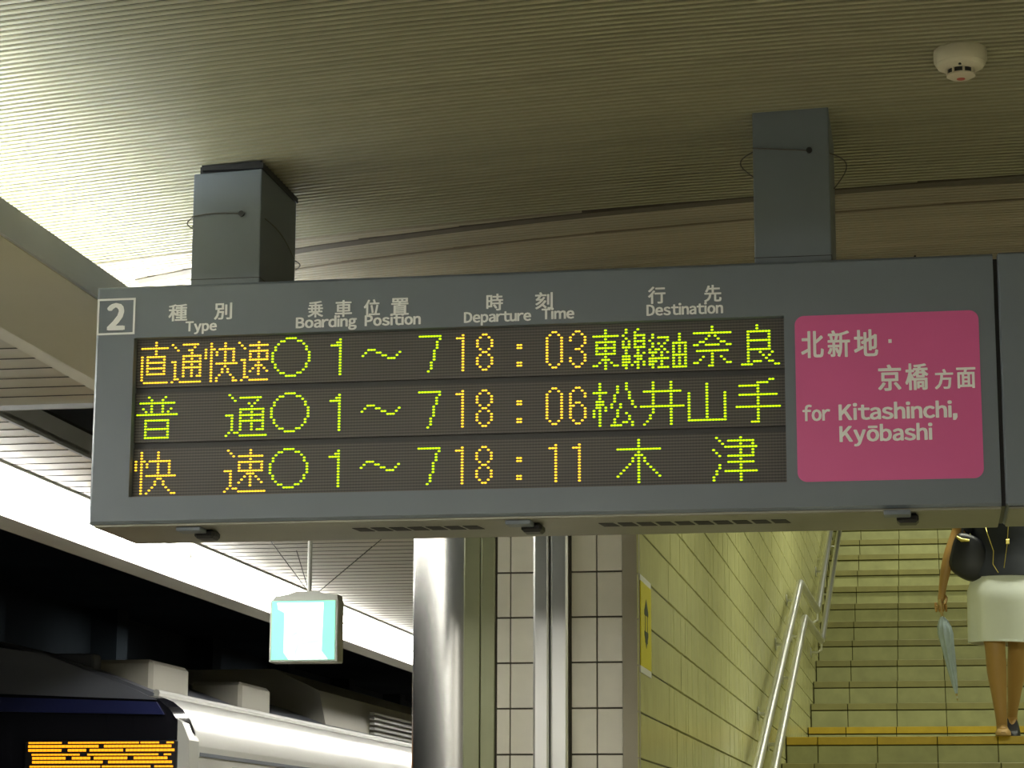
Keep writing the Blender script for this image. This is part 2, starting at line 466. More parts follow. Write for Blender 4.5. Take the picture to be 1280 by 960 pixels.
# ---- board ceiling beside the platform edge
PB = 0.127
bc = obj('ceiling', MB().box(-3.22, -2.2, 0.5, 6.4, 1.30, 1.36).box(-3.22, -2.70, 6.4, 7.95, 1.30, 1.36).box(-3.22, -0.9, 7.95, 30, 1.30, 1.36)
         .box(-2.70, -2.2, 6.4, 7.95, 1.62, 1.68), M['void'], kind='structure', label='low ceiling of wide boards along the platform edge')
cnt = 0; y = 2.0
def bmesh_board(x0, x1):
    me = MB().box(x0, x1, 0.0035, PB - 0.0035, 1.27, 1.285, 0.0015).mesh('board'); me.materials.append(M['board']); return me
bm_near = bmesh_board(-3.0, -2.19); bm_edge = bmesh_board(-3.0, -2.68); bm_far = bmesh_board(-3.0, -1.0)
def shade_bar(x0, x1):
    me = MB().box(x0, x1, -0.0035, 0.0035, 1.2688, 1.28).mesh('joint_shade_bar'); me.materials.append(M['shade_bar']); return me
M['shade_bar'] = mat('joint_shade_dark', (0.05, 0.045, 0.035), 0.8)  # dark bars added for the shade inside the open board gaps
gk_near = shade_bar(-3.0, -2.19); gk_edge = shade_bar(-3.0, -2.69); gk_far = shade_bar(-3.0, -1.0)
while y < 30 and cnt < 200:
    if y < 6.45 - PB: inst('board', bm_near, (0, y, 0), bc)
    elif y < 7.95: inst('board', bm_edge, (0, y, 0), bc)
    else: inst('board', bm_far, (0, y, 0), bc)
    g = gk_near if y < 6.45 - PB else gk_edge if y < 7.95 else gk_far
    inst('joint_shade_bar', g, (0, y, 0), bc)
    y += PB; cnt += 1
obj('opening_frame', MB().box(-2.70, -2.19, 6.448, 6.462, 1.258, 1.34).box(-2.692, -2.680, 6.45, 7.95, 1.262, 1.34), M['beam_side'], bc)
obj('pipe', MB().tube([(-2.66, 7.3, 1.5), (-2.2, 7.1, 1.46)], 0.03, 8).tube([(-2.66, 6.8, 1.55), (-2.2, 6.8, 1.55)], 0.02, 8), M['concrete'], bc)

# ---- fluorescent strip along the platform edge
strip = thing('fluorescent_light_strip', (-3.1, 10, 1.16), 'long continuous fluorescent light strip above the platform edge, running past the exit sign', 'light')
obj('housing', MB().prism_xz([(-3.0, 1.262), (-3.0, 1.30), (-3.24, 1.30), (-3.24, 1.17), (-3.22, 1.17), (-3.22, 1.272), (-3.02, 1.272), (-3.02, 1.262)], -5, 34), M['reflector'], strip)
obj('fascia', MB().prism_xz([(-3.24, 1.18), (-3.21, 1.165), (-3.262, 1.135), (-3.29, 1.15), (-3.27, 1.33), (-3.242, 1.33)], -5, 34), M['fascia'], strip)
tube_me = MB().tube([(0, 0.02, 0), (0, 1.18, 0)], 0.017, 10).mesh('tube', smooth=40); tube_me.materials.append(M['tube'])
cap_me = MB().box(-0.075, 0.065, -0.012, 0.012, -0.01, 0.045, 0.004).mesh('tube_socket'); cap_me.materials.append(M['e_case'])
y = -4.8
while y < 33:
    inst('tube', tube_me, (-3.07, y, 1.225), strip); inst('tube', tube_me, (-3.16, y, 1.215), strip)
    inst('tube_socket', cap_me, (-3.11, y, 1.225), strip); y += 1.2

# ---- tile pillar wall between the column and the stair mouth
TP = 0.120; TW = 0.069
pillar = obj('wall_front', MB().box(-1.14, -0.79, 6.262, 6.9, -1.5, 1.44), M['grout'], kind='structure', label='narrow wall of upright cream tiles beside the stairs')
tile_me = MB().box(-TW / 2 + 0.0017, TW / 2 - 0.0017, 0, 0.010, -TP / 2 + 0.0022, TP / 2 - 0.0022, 0.001).mesh('tile'); tile_me.materials.append(M['tile'])
half_me = MB().box(-0.016, 0.0182, 0, 0.010, -TP / 2 + 0.0022, TP / 2 - 0.0022, 0.001).mesh('tile'); half_me.materials.append(M['tile'])
zj = 0.736
rows = [zj + TP * (k + 0.5) for k in range(-19, 5)]
for z in rows:
    inst('tile', half_me, (-1.1145, 6.252, z), pillar)
    for xc in (-1.0605, -0.8975, -0.8285): inst('tile', tile_me, (xc, 6.252, z), pillar)
obj('corner_trim', MB().box(-1.030, -0.9875, 6.225, 6.27, -1.5, 1.44, 0.006).box(-0.984, -0.9375, 6.225, 6.27, -1.5, 1.44, 0.006), M['steel2'], pillar)
obj('jamb', MB().box(-0.7935, -0.7495, 6.235, 6.262, -1.5, 1.44, 0.002), M['jamb'], pillar)
obj('grout_bed', MB().box(-0.7935, -0.7535, 6.262, 6.972, -1.5, 1.44), M['sgrout'], pillar)
# strip between the column and the tiles
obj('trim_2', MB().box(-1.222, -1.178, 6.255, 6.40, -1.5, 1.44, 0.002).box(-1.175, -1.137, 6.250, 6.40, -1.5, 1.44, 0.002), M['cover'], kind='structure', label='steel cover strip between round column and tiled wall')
# round column
col_ = thing('round_column', (-1.27, 6.42, -1.5), 'shiny round stainless steel column left of the tiled wall', 'column')
obj('column_shell', MB().lathe([(0.132, 0), (0.132, 2.96)], (-1.257, 6.40, -1.5), 64), M['steel'], col_, smooth=40)
obj('column_base', MB().lathe([(0.150, 0), (0.150, 0.10), (0.136, 0.12)], (-1.257, 6.40, -1.5), 48), M['steel2'], col_, smooth=40)
obj('column_collar', MB().lathe([(0.137, 0), (0.137, 0.03)], (-1.257, 6.40, 1.40), 48), M['steel2'], col_, smooth=40)

# bulkhead over the stair mouth, wall right of it
obj('wall_front', MB().box(-1.16, 3.4, 6.52, 6.70, 1.12, 1.62).box(2.25, 3.4, 6.25, 6.45, -1.5, 1.12), M['jamb'], kind='structure', label='bulkhead above the stair mouth and wall right of it')

# ---- stairwell
STX0, STX1 = -0.75, 2.25
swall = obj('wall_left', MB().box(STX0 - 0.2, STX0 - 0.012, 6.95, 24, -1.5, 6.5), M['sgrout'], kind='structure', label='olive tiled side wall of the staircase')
def floorline(y):
    if y < 7.25: return -1.5
    if y < 12.58: return -1.5 + (y - 7.25) * 0.394
    if y < 14.87: return 0.6
    return 0.75 + (y - 14.87) * 0.41
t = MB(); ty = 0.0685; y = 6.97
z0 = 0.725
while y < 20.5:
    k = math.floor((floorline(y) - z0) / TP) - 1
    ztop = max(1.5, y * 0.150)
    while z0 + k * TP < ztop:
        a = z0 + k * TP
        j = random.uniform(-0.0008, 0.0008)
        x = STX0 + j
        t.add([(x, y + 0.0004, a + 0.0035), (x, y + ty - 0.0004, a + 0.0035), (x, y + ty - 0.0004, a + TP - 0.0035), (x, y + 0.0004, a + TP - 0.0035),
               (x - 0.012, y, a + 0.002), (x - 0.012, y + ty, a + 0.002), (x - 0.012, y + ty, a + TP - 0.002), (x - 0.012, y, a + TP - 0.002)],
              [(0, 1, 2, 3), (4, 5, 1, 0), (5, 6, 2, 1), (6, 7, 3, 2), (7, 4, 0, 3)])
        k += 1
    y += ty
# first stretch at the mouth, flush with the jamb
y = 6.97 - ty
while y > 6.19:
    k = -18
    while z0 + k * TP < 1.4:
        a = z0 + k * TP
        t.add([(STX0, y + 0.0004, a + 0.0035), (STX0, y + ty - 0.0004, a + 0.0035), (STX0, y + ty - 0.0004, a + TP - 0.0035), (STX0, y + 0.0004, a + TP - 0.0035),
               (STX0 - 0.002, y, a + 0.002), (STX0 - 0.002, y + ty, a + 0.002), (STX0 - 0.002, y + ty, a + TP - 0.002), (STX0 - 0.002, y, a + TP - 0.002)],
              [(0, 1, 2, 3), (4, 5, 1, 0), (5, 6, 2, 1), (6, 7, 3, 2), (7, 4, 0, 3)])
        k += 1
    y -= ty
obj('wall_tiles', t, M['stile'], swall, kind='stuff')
obj('wall_right', MB().box(STX1, STX1 + 0.2, 6.45, 24, -1.5, 6.5), M['paintwall'], kind='structure', label='right side wall of the staircase')
obj('ceiling', MB().prism_yz([(6.45, 1.62), (7.5, 1.62), (8.2, 1.75), (24, 7.6), (24, 7.8), (6.45, 1.82)], STX0 - 0.1, STX1 + 0.1), M['paintwall'], kind='structure', label='sloping ceiling of the staircase')
obj('wall_back', MB().box(STX0 - 0.1, STX1 + 0.1, 24, 24.2, 2, 7.8), M['paintwall'], kind='structure', label='wall at the head of the staircase')

stairs = thing('staircase', (0.75, 7.25, -1.5), 'wide tiled staircase climbing away in two flights with yellow edged landing', 'stairs')
steps = []     # (nosing y, top z, rise)
for i in range(14): steps.append((7.25 + i * 0.41, -1.5 + (i + 1) * 0.15, 0.15))
for i in range(14): steps.append((14.87 + i * 0.409, 0.769 + i * 0.168, 0.168))
prof = [(7.25, -1.5)]
for i, (yy, zz, rr) in enumerate(steps):
    prof += [(yy + 0.02, zz - rr), (yy + 0.02, zz)]
prof = [(7.27, -1.5)]
for i, (yy, zz, rr) in enumerate(steps):
    if i: prof.append((yy + 0.02, prof[-1][1]))
    prof.append((yy + 0.02, zz))
prof += [(23.9, prof[-1][1]), (23.9, prof[-1][1] - 0.4), (14.9, 0.1), (12.6, 0.1), (8.2, -1.5)]
obj('concrete_core', MB().prism_yz(prof, STX0 + 0.002, STX1 - 0.002), M['sgrout'], stairs)
RT = 0.306
def tile_box(w_, h_, m, d=0.012):
    me = MB().box(-w_ / 2, w_ / 2, 0, d, 0, h_, 0.0015).mesh('riser_tile'); me.materials.append(m); return me
cache = {}
def row_of(name, y, z, h_, m, x_off, d):
    xs = [STX0 + 0.004]; x = x_off
    while x < STX1 - 0.01:
        if x > STX0 + 0.02: xs.append(x)
        x += RT
    xs.append(STX1 - 0.004)
    for a, b in zip(xs, xs[1:]):
        key = (name, round(b - a, 4), h_, m.name)
        if key not in cache:
            me = MB().box(-(b - a) / 2 + 0.0022, (b - a) / 2 - 0.0022, 0, d, 0, h_, 0.0015).mesh(name); me.materials.append(m); cache[key] = me
        inst(name, cache[key], ((a + b) / 2, y, z), stairs)
for i, (yy, zz, rr) in enumerate(steps):
    vis = i >= 10
    xo = -0.584 - RT if i < 14 else -0.517 - RT
    if i == 0: pass
    m_n = M['ynosing'] if i in (13, 14) else M['nosing']
    row_of('nosing_tile', yy, zz - 0.040, 0.040, m_n, xo, 0.016)
    if rr - 0.040 > 0.02: row_of('riser_tile', yy + 0.010, zz - rr + 0.004, rr - 0.040 - 0.010, M['riser'], xo, 0.014)
t = MB()
for i, (yy, zz, rr) in enumerate(steps):
    y2 = steps[i + 1][0] + 0.02 if i + 1 < len(steps) else 23.9
    t.box(STX0 + 0.004, STX1 - 0.004, yy + 0.0175, y2, zz - 0.002, zz + 0.0015)
obj('tread', t, M['tread'], stairs, kind='stuff')

# ---- handrails
def rail(name, pts, label, brackets):
    r = thing(name, (pts[0][0], pts[0][1], pts[0][2]), label, 'handrail', 'steel handrails on the left stair wall')
    # round the kinks a little
    P = [Vector(pts[0])]
    for a, b, c in zip(pts, pts[1:], pts[2:]):
        a, b, c = Vector(a), Vector(b), Vector(c)
        for k in (0.12, 0.04):
            P.append(b + (a - b).normalized() * k)
        for k in (0.04, 0.12):
            P.append(b + (c - b).normalized() * k)
    P.append(Vector(pts[-1]))
    obj('rail', MB().tube(P, 0.021, 12), M['steel2'], r, smooth=60)
    for (yy) in brackets:
        for a, b in zip(pts, pts[1:]):
            if a[1] <= yy <= b[1]:
                z = a[2] + (b[2] - a[2]) * (yy - a[1]) / (b[1] - a[1]); break
        br = MB().tube([(pts[0][0], yy, z - 0.015), (pts[0][0], yy, z - 0.06), (pts[0][0] - 0.03, yy, z - 0.075), (STX0 + 0.001, yy, z - 0.075)], 0.008, 8)
        br.lathe([(0.028, 0), (0.028, 0.006)], (0, 0, 0), 12) if False else None
        br.box(STX0, STX0 + 0.006, yy - 0.03, yy + 0.03, z - 0.105, z - 0.045, 0.002)
        obj('bracket', br, M['steel2'], r, smooth=40)
    return r
RX = -0.68
rail('handrail', [(RX, 7.1, -0.44), (RX, 13.0, 1.452), (RX, 15.04, 1.50), (RX, 20.3, 3.36)],
     'upper of the two steel handrails on the tiled stair wall', [7.6, 9.0, 10.6, 11.9, 12.9, 15.0, 16.4, 17.9])
rail('handrail', [(RX, 7.1, -0.76), (RX, 13.43, 1.303), (RX, 15.51, 1.35), (RX, 20.3, 2.93)],
     'lower of the two steel handrails on the tiled stair wall', [7.6, 9.4, 11.2, 12.4, 13.3, 15.45, 17.2, 18.9])

# ---- yellow plate on the stair wall
yp = thing('yellow_notice', (STX0 + 0.004, 6.37, 0.49), 'narrow yellow upright notice with dark marks at the stair mouth', 'sign')
obj('plate', MB().box(STX0 + 0.0005, STX0 + 0.004, 6.255, 6.49, 0.487, 0.712, 0.001), M['yellow'], yp)
t = MB()
X_ = STX0 + 0.004
t.box(X_, X_ + 0.0006, 6.345, 6.352, 0.555, 0.650).box(X_, X_ + 0.0006, 6.395, 6.402, 0.555, 0.650)
t.prism_yz([(6.33, 0.640), (6.372, 0.672), (6.415, 0.640), (6.415, 0.628), (6.33, 0.628)], X_, X_ + 0.0006)
t.prism_yz([(6.33, 0.575), (6.372, 0.540), (6.415, 0.575), (6.415, 0.585), (6.33, 0.585)], X_, X_ + 0.0006)
obj('marking', t, M['ink'], yp)
obj('edge', MB().box(STX0 + 0.0005, STX0 + 0.003, 6.25, 6.495, 0.712, 0.728), M['reflector'], yp)
obj('edge', MB().box(STX0 + 0.0005, STX0 + 0.003, 6.25, 6.495, 0.470, 0.487), M['reflector'], yp)

# ================================================================== DEPARTURE BOARD
YF = 5.0
board = thing('departure_board', (-0.83, 5.15, 0.712), 'long grey departure board with three rows of lit train times and pink destination panel', 'sign')
WX0, WX1, WZ0, WZ1 = -1.7345, -0.285, 0.771, 1.131
BX0, BX1, BZ0, BZ1 = -1.825, 0.157, 0.712, 1.2505
YB = 5.30
# front face as frame around the window
def ring_face(mb, ox0, ox1, oz0, oz1, ix0, ix1, iz0, iz1, y0, y1):
    mb.box(ox0, ix0, y0, y1, oz0, oz1); mb.box(ix1, ox1, y0, y1, oz0, oz1)
    mb.box(ix0, ix1, y0, y1, iz1, oz1); mb.box(ix0, ix1, y0, y1, oz0, iz0)
t = MB(); b_ = 0.006
O = [(BX0 + b_, BZ0 + b_), (BX1, BZ0 + b_), (BX1, BZ1 - b_), (BX0 + b_, BZ1 - b_)]
I = [(WX0, WZ0), (WX1, WZ0), (WX1, WZ1), (WX0, WZ1)]
K = [(BX0, BZ0), (BX1, BZ0), (BX1, BZ1), (BX0, BZ1)]
vs = [(x, YF, z) for x, z in O] + [(x, YF, z) for x, z in I] + [(x, YF + b_, z) for x, z in K] + [(x, YF + 0.03, z) for x, z in I] + [(x, YF + 0.06, z) for x, z in K]
fs = [(i, (i + 1) % 4, 4 + (i + 1) % 4, 4 + i) for i in range(4)] + [(4 + i, 4 + (i + 1) % 4, 12 + (i + 1) % 4, 12 + i) for i in range(4)]
fs += [(8 + i, 8 + (i + 1) % 4, (i + 1) % 4, i) for i in range(4)] + [(16 + i, 16 + (i + 1) % 4, 8 + (i + 1) % 4, 8 + i) for i in range(4)]
t.add(vs, fs)
obj('front_frame', t, M['sign'], board)
obj('cabinet', MB().box(BX0, BX1, YF + 0.035, YB, BZ0 + 0.004, BZ1), M['sign'], board)
ub = obj('underside_plate', MB().box(BX0 + 0.008, BX1, YF + 0.012, YB, BZ0 - 0.006, BZ0 + 0.004, 0.002), M['sign_under'], board)
for x in [-0.70 + 0.0415 * k for k in range(10)] + [-1.25 + 0.0415 * k for k in range(7)]:
    za, zb_ = BZ0 - 0.0070, BZ0 - 0.0058
    t = MB(); pl = [(x, 5.10), (x + 0.032, 5.10), (x + 0.040, 5.155), (x + 0.006, 5.155)]
    t.add([(a, b, za) for a, b in pl] + [(a, b, zb_) for a, b in pl], [(0, 1, 2, 3), (4, 5, 6, 7), (0, 1, 5, 4), (1, 2, 6, 5), (2, 3, 7, 6), (3, 0, 4, 7)])
    obj('vent_slot', t, M['slot'], ub)
for (x, yy) in ((-1.60, 5.09), (-0.862, 5.09), (-0.055, 5.06)):
    la = obj('latch', MB().box(x - 0.030, x + 0.026, yy - 0.07, yy - 0.02, BZ0 - 0.016, BZ0 - 0.0062, 0.002), M['sign'], board)
    obj('latch_knob', MB().box(x - 0.004, x + 0.042, yy - 0.02, yy + 0.035, BZ0 - 0.026, BZ0 - 0.0062, 0.006), M['black'], la)
# pink panel: rounded rectangle
def rrect(x0, x1, z0, z1, r, n=8):
    P = []
    for (cx, cz, a0) in ((x1 - r, z1 - r, 0), (x0 + r, z1 - r, 90), (x0 + r, z0 + r, 180), (x1 - r, z0 + r, 270)):
        for k in range(n + 1):
            a = math.radians(a0 + 90 * k / n); P.append((cx + r * math.cos(a), cz + r * math.sin(a)))
    return P
pk = obj('pink_panel', MB().prism_xz(rrect(-0.262, 0.1235, 0.7705, 1.1285, 0.020), YF - 0.0012, YF + 0.002), M['pink'], board, label='magenta rounded direction panel')
YP = YF - 0.0012
for s, a in (('北', (-.2493, -.2014, 1.0370, 1.0939)), ('新', (-.1934, -.1458, 1.0370, 1.0938)), ('地', (-.1378, -.0871, 1.0370, 1.0936)),
             ('京', (-.0893, -.0407, .9612, 1.0160)), ('橋', (-.0325, .0157, .9612, 1.0170)), ('方', (.0286, .0671, .9612, 1.0030)), ('面', (.0735, .1133, .9620, 1.0050))):
    letters(s, *a, YP, pk, M['letter2'], bold=0.026)
obj('lettering', MB().box(-.0655, -.0585, YP - .0006, YP, 1.0635, 1.0715), M['letter2'], pk)
letters('for', -.2492, -.1910, .9010, .9316, YP, pk, M['letter2'], True, 0.038)
letters('Kitashinchi,', -.1734, .0733, .9010, .9330, YP, pk, M['letter2'], True, 0.038)
letters('Kyōbashi', -.1728, .0208, .8545, .8865, YP, pk, M['letter2'], True, 0.038)
# header lettering
for s, a in (('種', (-.6557 - 1, -.6117 - 1, 1.1668, 1.2044)), ('別', (-1.5497, -1.5080, 1.1668, 1.2040)), ('乗', (-1.3342, -1.2988, 1.1640, 1.2002)), ('車', (-1.2722, -1.2334, 1.1630, 1.1998)),
             ('位', (-1.2068, -1.1700, 1.1630, 1.1992)), ('置', (-1.1453, -1.1051, 1.1630, 1.2000)), ('時', (-.9318, -.8943, 1.1650, 1.2016)), ('刻', (-.8235, -.7846, 1.1645, 1.2012)),
             ('行', (-.5761, -.5381, 1.1675, 1.2044)), ('先', (-.4547, -.4172, 1.1670, 1.2034))):
    letters(s, *a, YF, board, M['letter'], bold=0.024)
for s, a in (('Type', (-1.6153, -1.5424, 1.1425, 1.1640)), ('Boarding', (-1.3610, -1.2221, 1.1410, 1.1640)), ('Position', (-1.2044, -1.0779, 1.1405, 1.1635)),
             ('Departure', (-.9815, -.8322, 1.1400, 1.1625)), ('Time', (-.8093, -.7372, 1.1415, 1.1642)), ('Destination', (-.5798, -.4142, 1.1415, 1.1645))):
    letters(s, *a, YF, board, M['letter'], True, 0.042)
# platform number in its box
nb = MB(); ring_face(nb, -1.8225, -1.7335, 1.1400, 1.2235, -1.8180, -1.7380, 1.1445, 1.2190, YF - 0.0012, YF)
pn = obj('platform_number_box', nb, M['letter'], board, label='pale square outline')
letters('２', -1.7995, -1.7570, 1.1525, 1.2110, YF, board, M['letter'], False, 0.04, name='platform_number')

# LED modules
BM = {
'choku': '0:5|1:5|2:0-9|3:5|4:5|5:0,2-8|6:0,2,8|7:0,2-8|8:0,2,8|9:0,2-8|10:0,2,8|11:0,2-8|12:0|13:0|14:1-9',
'tsuu_n': '1:11,15-20|2:12,19|3:13,17-18|4:18|5:15-21|6:15,18,21|7:11-12,15-21|8:12,15,18,21|9:12,15-21|10:12,15,18,21|11:12,15,18,21|12:12,15,18,20-21|13:12-13|14:11,14-21',
'kai_n': '1:25,30|2:25,30|3:23,25-26,28-33|4:23,25,27,30,33|5:23,25,27,30,33|6:23,25,30,33|7:25,30,33|8:25,27-34|9:25,30|10:25,29,31|11:25,29,31|12:25,28,32|13:25,27,33|14:25,27,33-34',
'soku_n': '1:35,42|2:36,39-45|3:37,42|4:39-45|5:39,42,45|6:39,42,45|7:36-37,39-45|8:37,42|9:37,41-43|10:37,40,42,44|11:37,39,42,45|12:37,42|13:37-38|14:36,39-45',
'fu': '0:4,10|1:5,9|2:1-13|3:5,9|4:2,5,9,12|5:3,5,9,11|6:0-14|8:3-11|9:3,11|10:3,11|11:3-11|12:3,11|13:3,11|14:3-11',
'tsuu': '0:33|1:34,37-44|2:35,43|3:40,42|4:41|5:37-45|6:37,41,45|7:32-34,37-45|8:34,37,41,45|9:34,37-45|10:34,37,41,45|11:34,37,41,45|12:34,37,41,43-45|13:33,35-36|14:32,37-46',
'kai': '0:2,8|1:2,8|2:2,8|3:0,2-3,5-12|4:0,2,4,8,12|5:0,2,4,8,12|6:0,2,8,12|7:2,8,12|8:2,4-14|9:2,8-9|10:2,7,10|11:2,7,10|12:2,6,11|13:2,5,12|14:2,4,13-14',
'soku': '0:33,41|1:34,41|2:35,37-45|3:41|4:37-45|5:37,41,45|6:37,41,45|7:32-34,37-45|8:34,40-42|9:34,39,41,43|10:34,38,41,44|11:34,37,41,45|12:34,41|13:33,35-36|14:32,37-46',
'circle': '0:53-56|1:51-52,57-58|2:50,59|3:49,60|4:49,60|5:48,61|6:48,61|7:48,61|8:48,61|9:49,60|10:49,60|11:50,59|12:51-52,57-58|13:53-56',
'one': '1:72|2:71-72|3:69-72|4:72|5:72|6:72|7:72|8:72|9:72|10:72|11:72|12:72|13:72',
'wave': '5:82-84|6:81,85-86,93|7:80,87-88,92|8:89-91',
'seven': '1:100-107|2:107|3:106|4:106|5:106|6:105|7:105|8:105|9:105|10:104|11:104|12:104|13:103',
't1': '1:115|2:113-115|3:115|4:115|5:115|6:115|7:115|8:115|9:115|10:115|11:115|12:115|13:115',
't8': '1:122-123|2:121,124|3:120,125|4:120,125|5:120,125|6:121,124|7:122-123|8:121,124|9:120,125|10:120,125|11:120,125|12:121,124|13:122-123',
'colon': '5:134-135|6:134-135|11:134-135|12:134-135',
't0': '1:146-147|2:145,148|3:144,149|4:144,149|5:144,149|6:144,149|7:144,149|8:144,149|9:144,149|10:144,149|11:144,149|12:145,148|13:146-147',
't3': '1:154-155|2:153,156|3:152,157|4:152,157|5:157|6:156|7:154-155|8:156|9:157|10:152,157|11:152,157|12:153,156|13:154-155',
't6': '1:154-155|2:153,156|3:152,157|4:152,157|5:152|6:152,154-155|7:152-153,156|8:152,157|9:152,157|10:152,157|11:152,157|12:153,156|13:154-155',
'higashi': '1:164|2:164|3:160-168|4:164|5:161-167|6:161,164,167|7:161-167|8:161,164,167|9:161-167|10:164|11:163-165|12:162,164,166|13:160-161,164,167-168|14:164',
'sen': '1:171,175|2:171,174|3:170,174-177|4:171,174,177|5:170,172,174-177|6:170,172,174,177|7:170-172,174-177|8:171,175|9:171,175,177|10:170-172,174-176|11:170-172,175-176|12:170-172,174-175,177|13:170-171,173,175,177|14:171,175',
'kei': '3:180|4:180,182-185|5:179,185|6:180,182,184|7:180,183|8:179,181-182,184|9:179-181,183,185|10:180,183|11:179-185|12:179-181,183|13:179-180,183|14:180,182-185',
'yu': '3:189|4:189|5:189|6:187-191|7:187,189,191|8:187,189,191|9:187,189,191|10:187-191|11:187,189,191|12:187,189,191|13:187,189,191|14:187-191',
'na': '1:200|2:200|3:194-206|4:199,201|5:198,202|6:196-197,203-204|7:194-195,198-202,205-206|9:195-205|10:200|11:197,200,203|12:196,200,204|13:194-195,200,205-206|14:199-200',
'ra': '1:215|2:215|3:212-219|4:212,219|5:212,219|6:212-219|7:212,219|8:212,219|9:212-219|10:212,216,220|11:212,217,219|12:212,218|13:212,214-216,219-220|14:210-213,221-222',
'matsu': '0:162,171|1:162,168,171|2:162,168,171|3:160-164,168,172|4:162,167,172|5:162,167,172|6:161-163,167,173|7:161-163,166,169,173|8:161-162,164,166,169,174|9:160,162,164,168|10:160,162,168,171|11:160,162,168,172|12:162,167,172|13:162,167,170-171,173|14:162,166-169,173',
'i': '0:180,186|1:180,186|2:180,186|3:177-189|4:180,186|5:180,186|6:180,186|7:180,186|8:176-190|9:180,186|10:180,186|11:179,186|12:179,186|13:178,186|14:177,186',
'yama': '1:198|2:198|3:198|4:192,198,204|5:192,198,204|6:192,198,204|7:192,198,204|8:192,198,204|9:192,198,204|10:192,198,204|11:192,198,204|12:192,198,204|13:192-204',
'te': '0:219-220|1:215-218|2:209-215|3:215|4:215|5:209-221|6:215|7:215|8:215|9:208-222|10:215|11:215|12:215|13:215|14:213-215',
'ki': '0:175|1:175|2:175|3:168-182|4:175|5:174-176|6:173,175,177|7:173,175,177|8:172,175,178|9:171,175,179|10:170,175,180|11:169,175,181|12:168,175,182|13:175|14:175',
'zu': '0:201,209|1:202,205-213|2:203,209,213|3:204-214|4:200,209,213|5:201,209,213|6:202,205-213|7:209|8:205-213|9:202,209|10:202,209|11:201,204-214|12:201,209|13:200,209|14:200,209',
}
def dots(key, dx=0):
    out = []
    for part in BM[key].split('|'):
        r, cs = part.split(':')
        for c in cs.split(','):
            if '-' in c:
                a, b = c.split('-'); out += [(k + dx, int(r)) for k in range(int(a), int(b) + 1)]
            else: out.append((int(c) + dx, int(r)))
    return out
DX0, PX, PZ = -1.7271, 0.006433, 0.00655
ROWZ = [1.0315, 0.9065, 0.7815]
YL = YF + 0.022
M1 = [('one', 0), ('wave', 0), ('seven', 0)]
lines = [
 [('choku', 1, 'o'), ('tsuu_n', 1, 'o'), ('kai_n', 1, 'o'), ('soku_n', 1, 'o'), ('circle', 0, 'g'), ('one', 0, 'g'), ('wave', 0, 'g'), ('seven', 0, 'g'), ('t1', 0, 'o'), ('t8', 0, 'o'), ('colon', 0, 'o'), ('t0', 0, 'o'), ('t3', 0, 'o'), ('higashi', 0, 'g'), ('sen', 0, 'g'), ('kei', 0, 'g'), ('yu', 0, 'g'), ('na', 0, 'g'), ('ra', 0, 'g')],
 [('fu', 0, 'g'), ('tsuu', 0, 'g'), ('circle', 0, 'g'), ('one', 0, 'g'), ('wave', 0, 'g'), ('seven', 0, 'g'), ('t1', 0, 'o'), ('t8', 0, 'o'), ('colon', 0, 'o'), ('t0', 0, 'o'), ('t6', 0, 'o'), ('matsu', 0, 'g'), ('i', 0, 'g'), ('yama', 0, 'g'), ('te', 0, 'g')],
 [('kai', 0, 'o'), ('soku', 0, 'o'), ('circle', 0, 'g'), ('one', 0, 'g'), ('wave', 0, 'g'), ('seven', 0, 'g'), ('t1', 0, 'o'), ('t8', 0, 'o'), ('colon', 0, 'o'), ('t1', 32, 'o'), ('t1', 40, 'o'), ('ki', 0, 'g'), ('zu', 0, 'g')],
]
names = ['top', 'middle', 'bottom']
obj('window_backing', MB().box(WX0, WX1, YF + 0.0285, YF + 0.036, WZ0, WZ1), M['led_bar'], board)
for li, items in enumerate(lines):
    zb = ROWZ[li]
    mod = obj('led_module', MB().box(WX0 + 0.001, WX1 - 0.001, YL, YF + 0.029, zb - 0.0105, zb + 15 * PZ + 0.004), M['led_face'], board, label='%s row of the dark display' % names[li])
    for c, nm in (('o', 'amber'), ('g', 'yellow-green')):
        t = MB()
        for (k, dx, cc) in items:
            if cc != c: continue
            for (cx_, r) in dots(k, dx):
                x = DX0 + cx_ * PX; z = zb + (14 - r) * PZ
                a, b = 0.0035, 0.0022
                # each lamp: a small domed hexagon
                ring = [(x + a * math.cos(q), YL - 0.0006, z + b * math.sin(q)) for q in [math.pi / 3 * i for i in range(6)]]
                t.add(ring + [(x, YL - 0.0016, z)], [(i, (i + 1) % 6, 6) for i in range(6)])
        obj('led_dots', t, M['led_' + c], mod, kind='stuff', label='lit %s dots' % nm)

# neighbouring blank cabinet to the right of the joint
nx = thing('blank_sign_cabinet', (0.8, 5.15, 0.712), 'blank grey sign cabinet cut by the right edge of the photo', 'sign')
obj('cabinet', MB().box(0.166, 1.60, YF, YB, BZ0, BZ1 + 0.001, 0.004), M['sign'], nx)
obj('underside_plate', MB().box(0.172, 1.58, YF + 0.012, YB - 0.01, BZ0 - 0.006, BZ0, 0.002), M['sign_under'], nx)
obj('joint_strip', MB().box(0.1572, 0.1658, YF + 0.012, YB - 0.02, BZ0, BZ1 - 0.01), M['black'], nx)

# little screws and cable ends on the board's top
for x in (-1.745, -1.715, -1.69, -1.66, -0.86, -0.85, -0.02):
    pass
t = MB()
for x, h in ((-1.745, .006), (-1.712, .008), (-1.678, .010), (-1.655, .007), (-0.875, .006), (-0.845, .008), (-0.01, .014), (0.03, .005), (0.065, .006)):
    t.tube([(x, YF + 0.05, BZ1 - 0.001), (x + 0.006, YF + 0.05, BZ1 + h)], 0.0025, 6)
obj('top_screws', t, M['black'], board, kind='stuff')

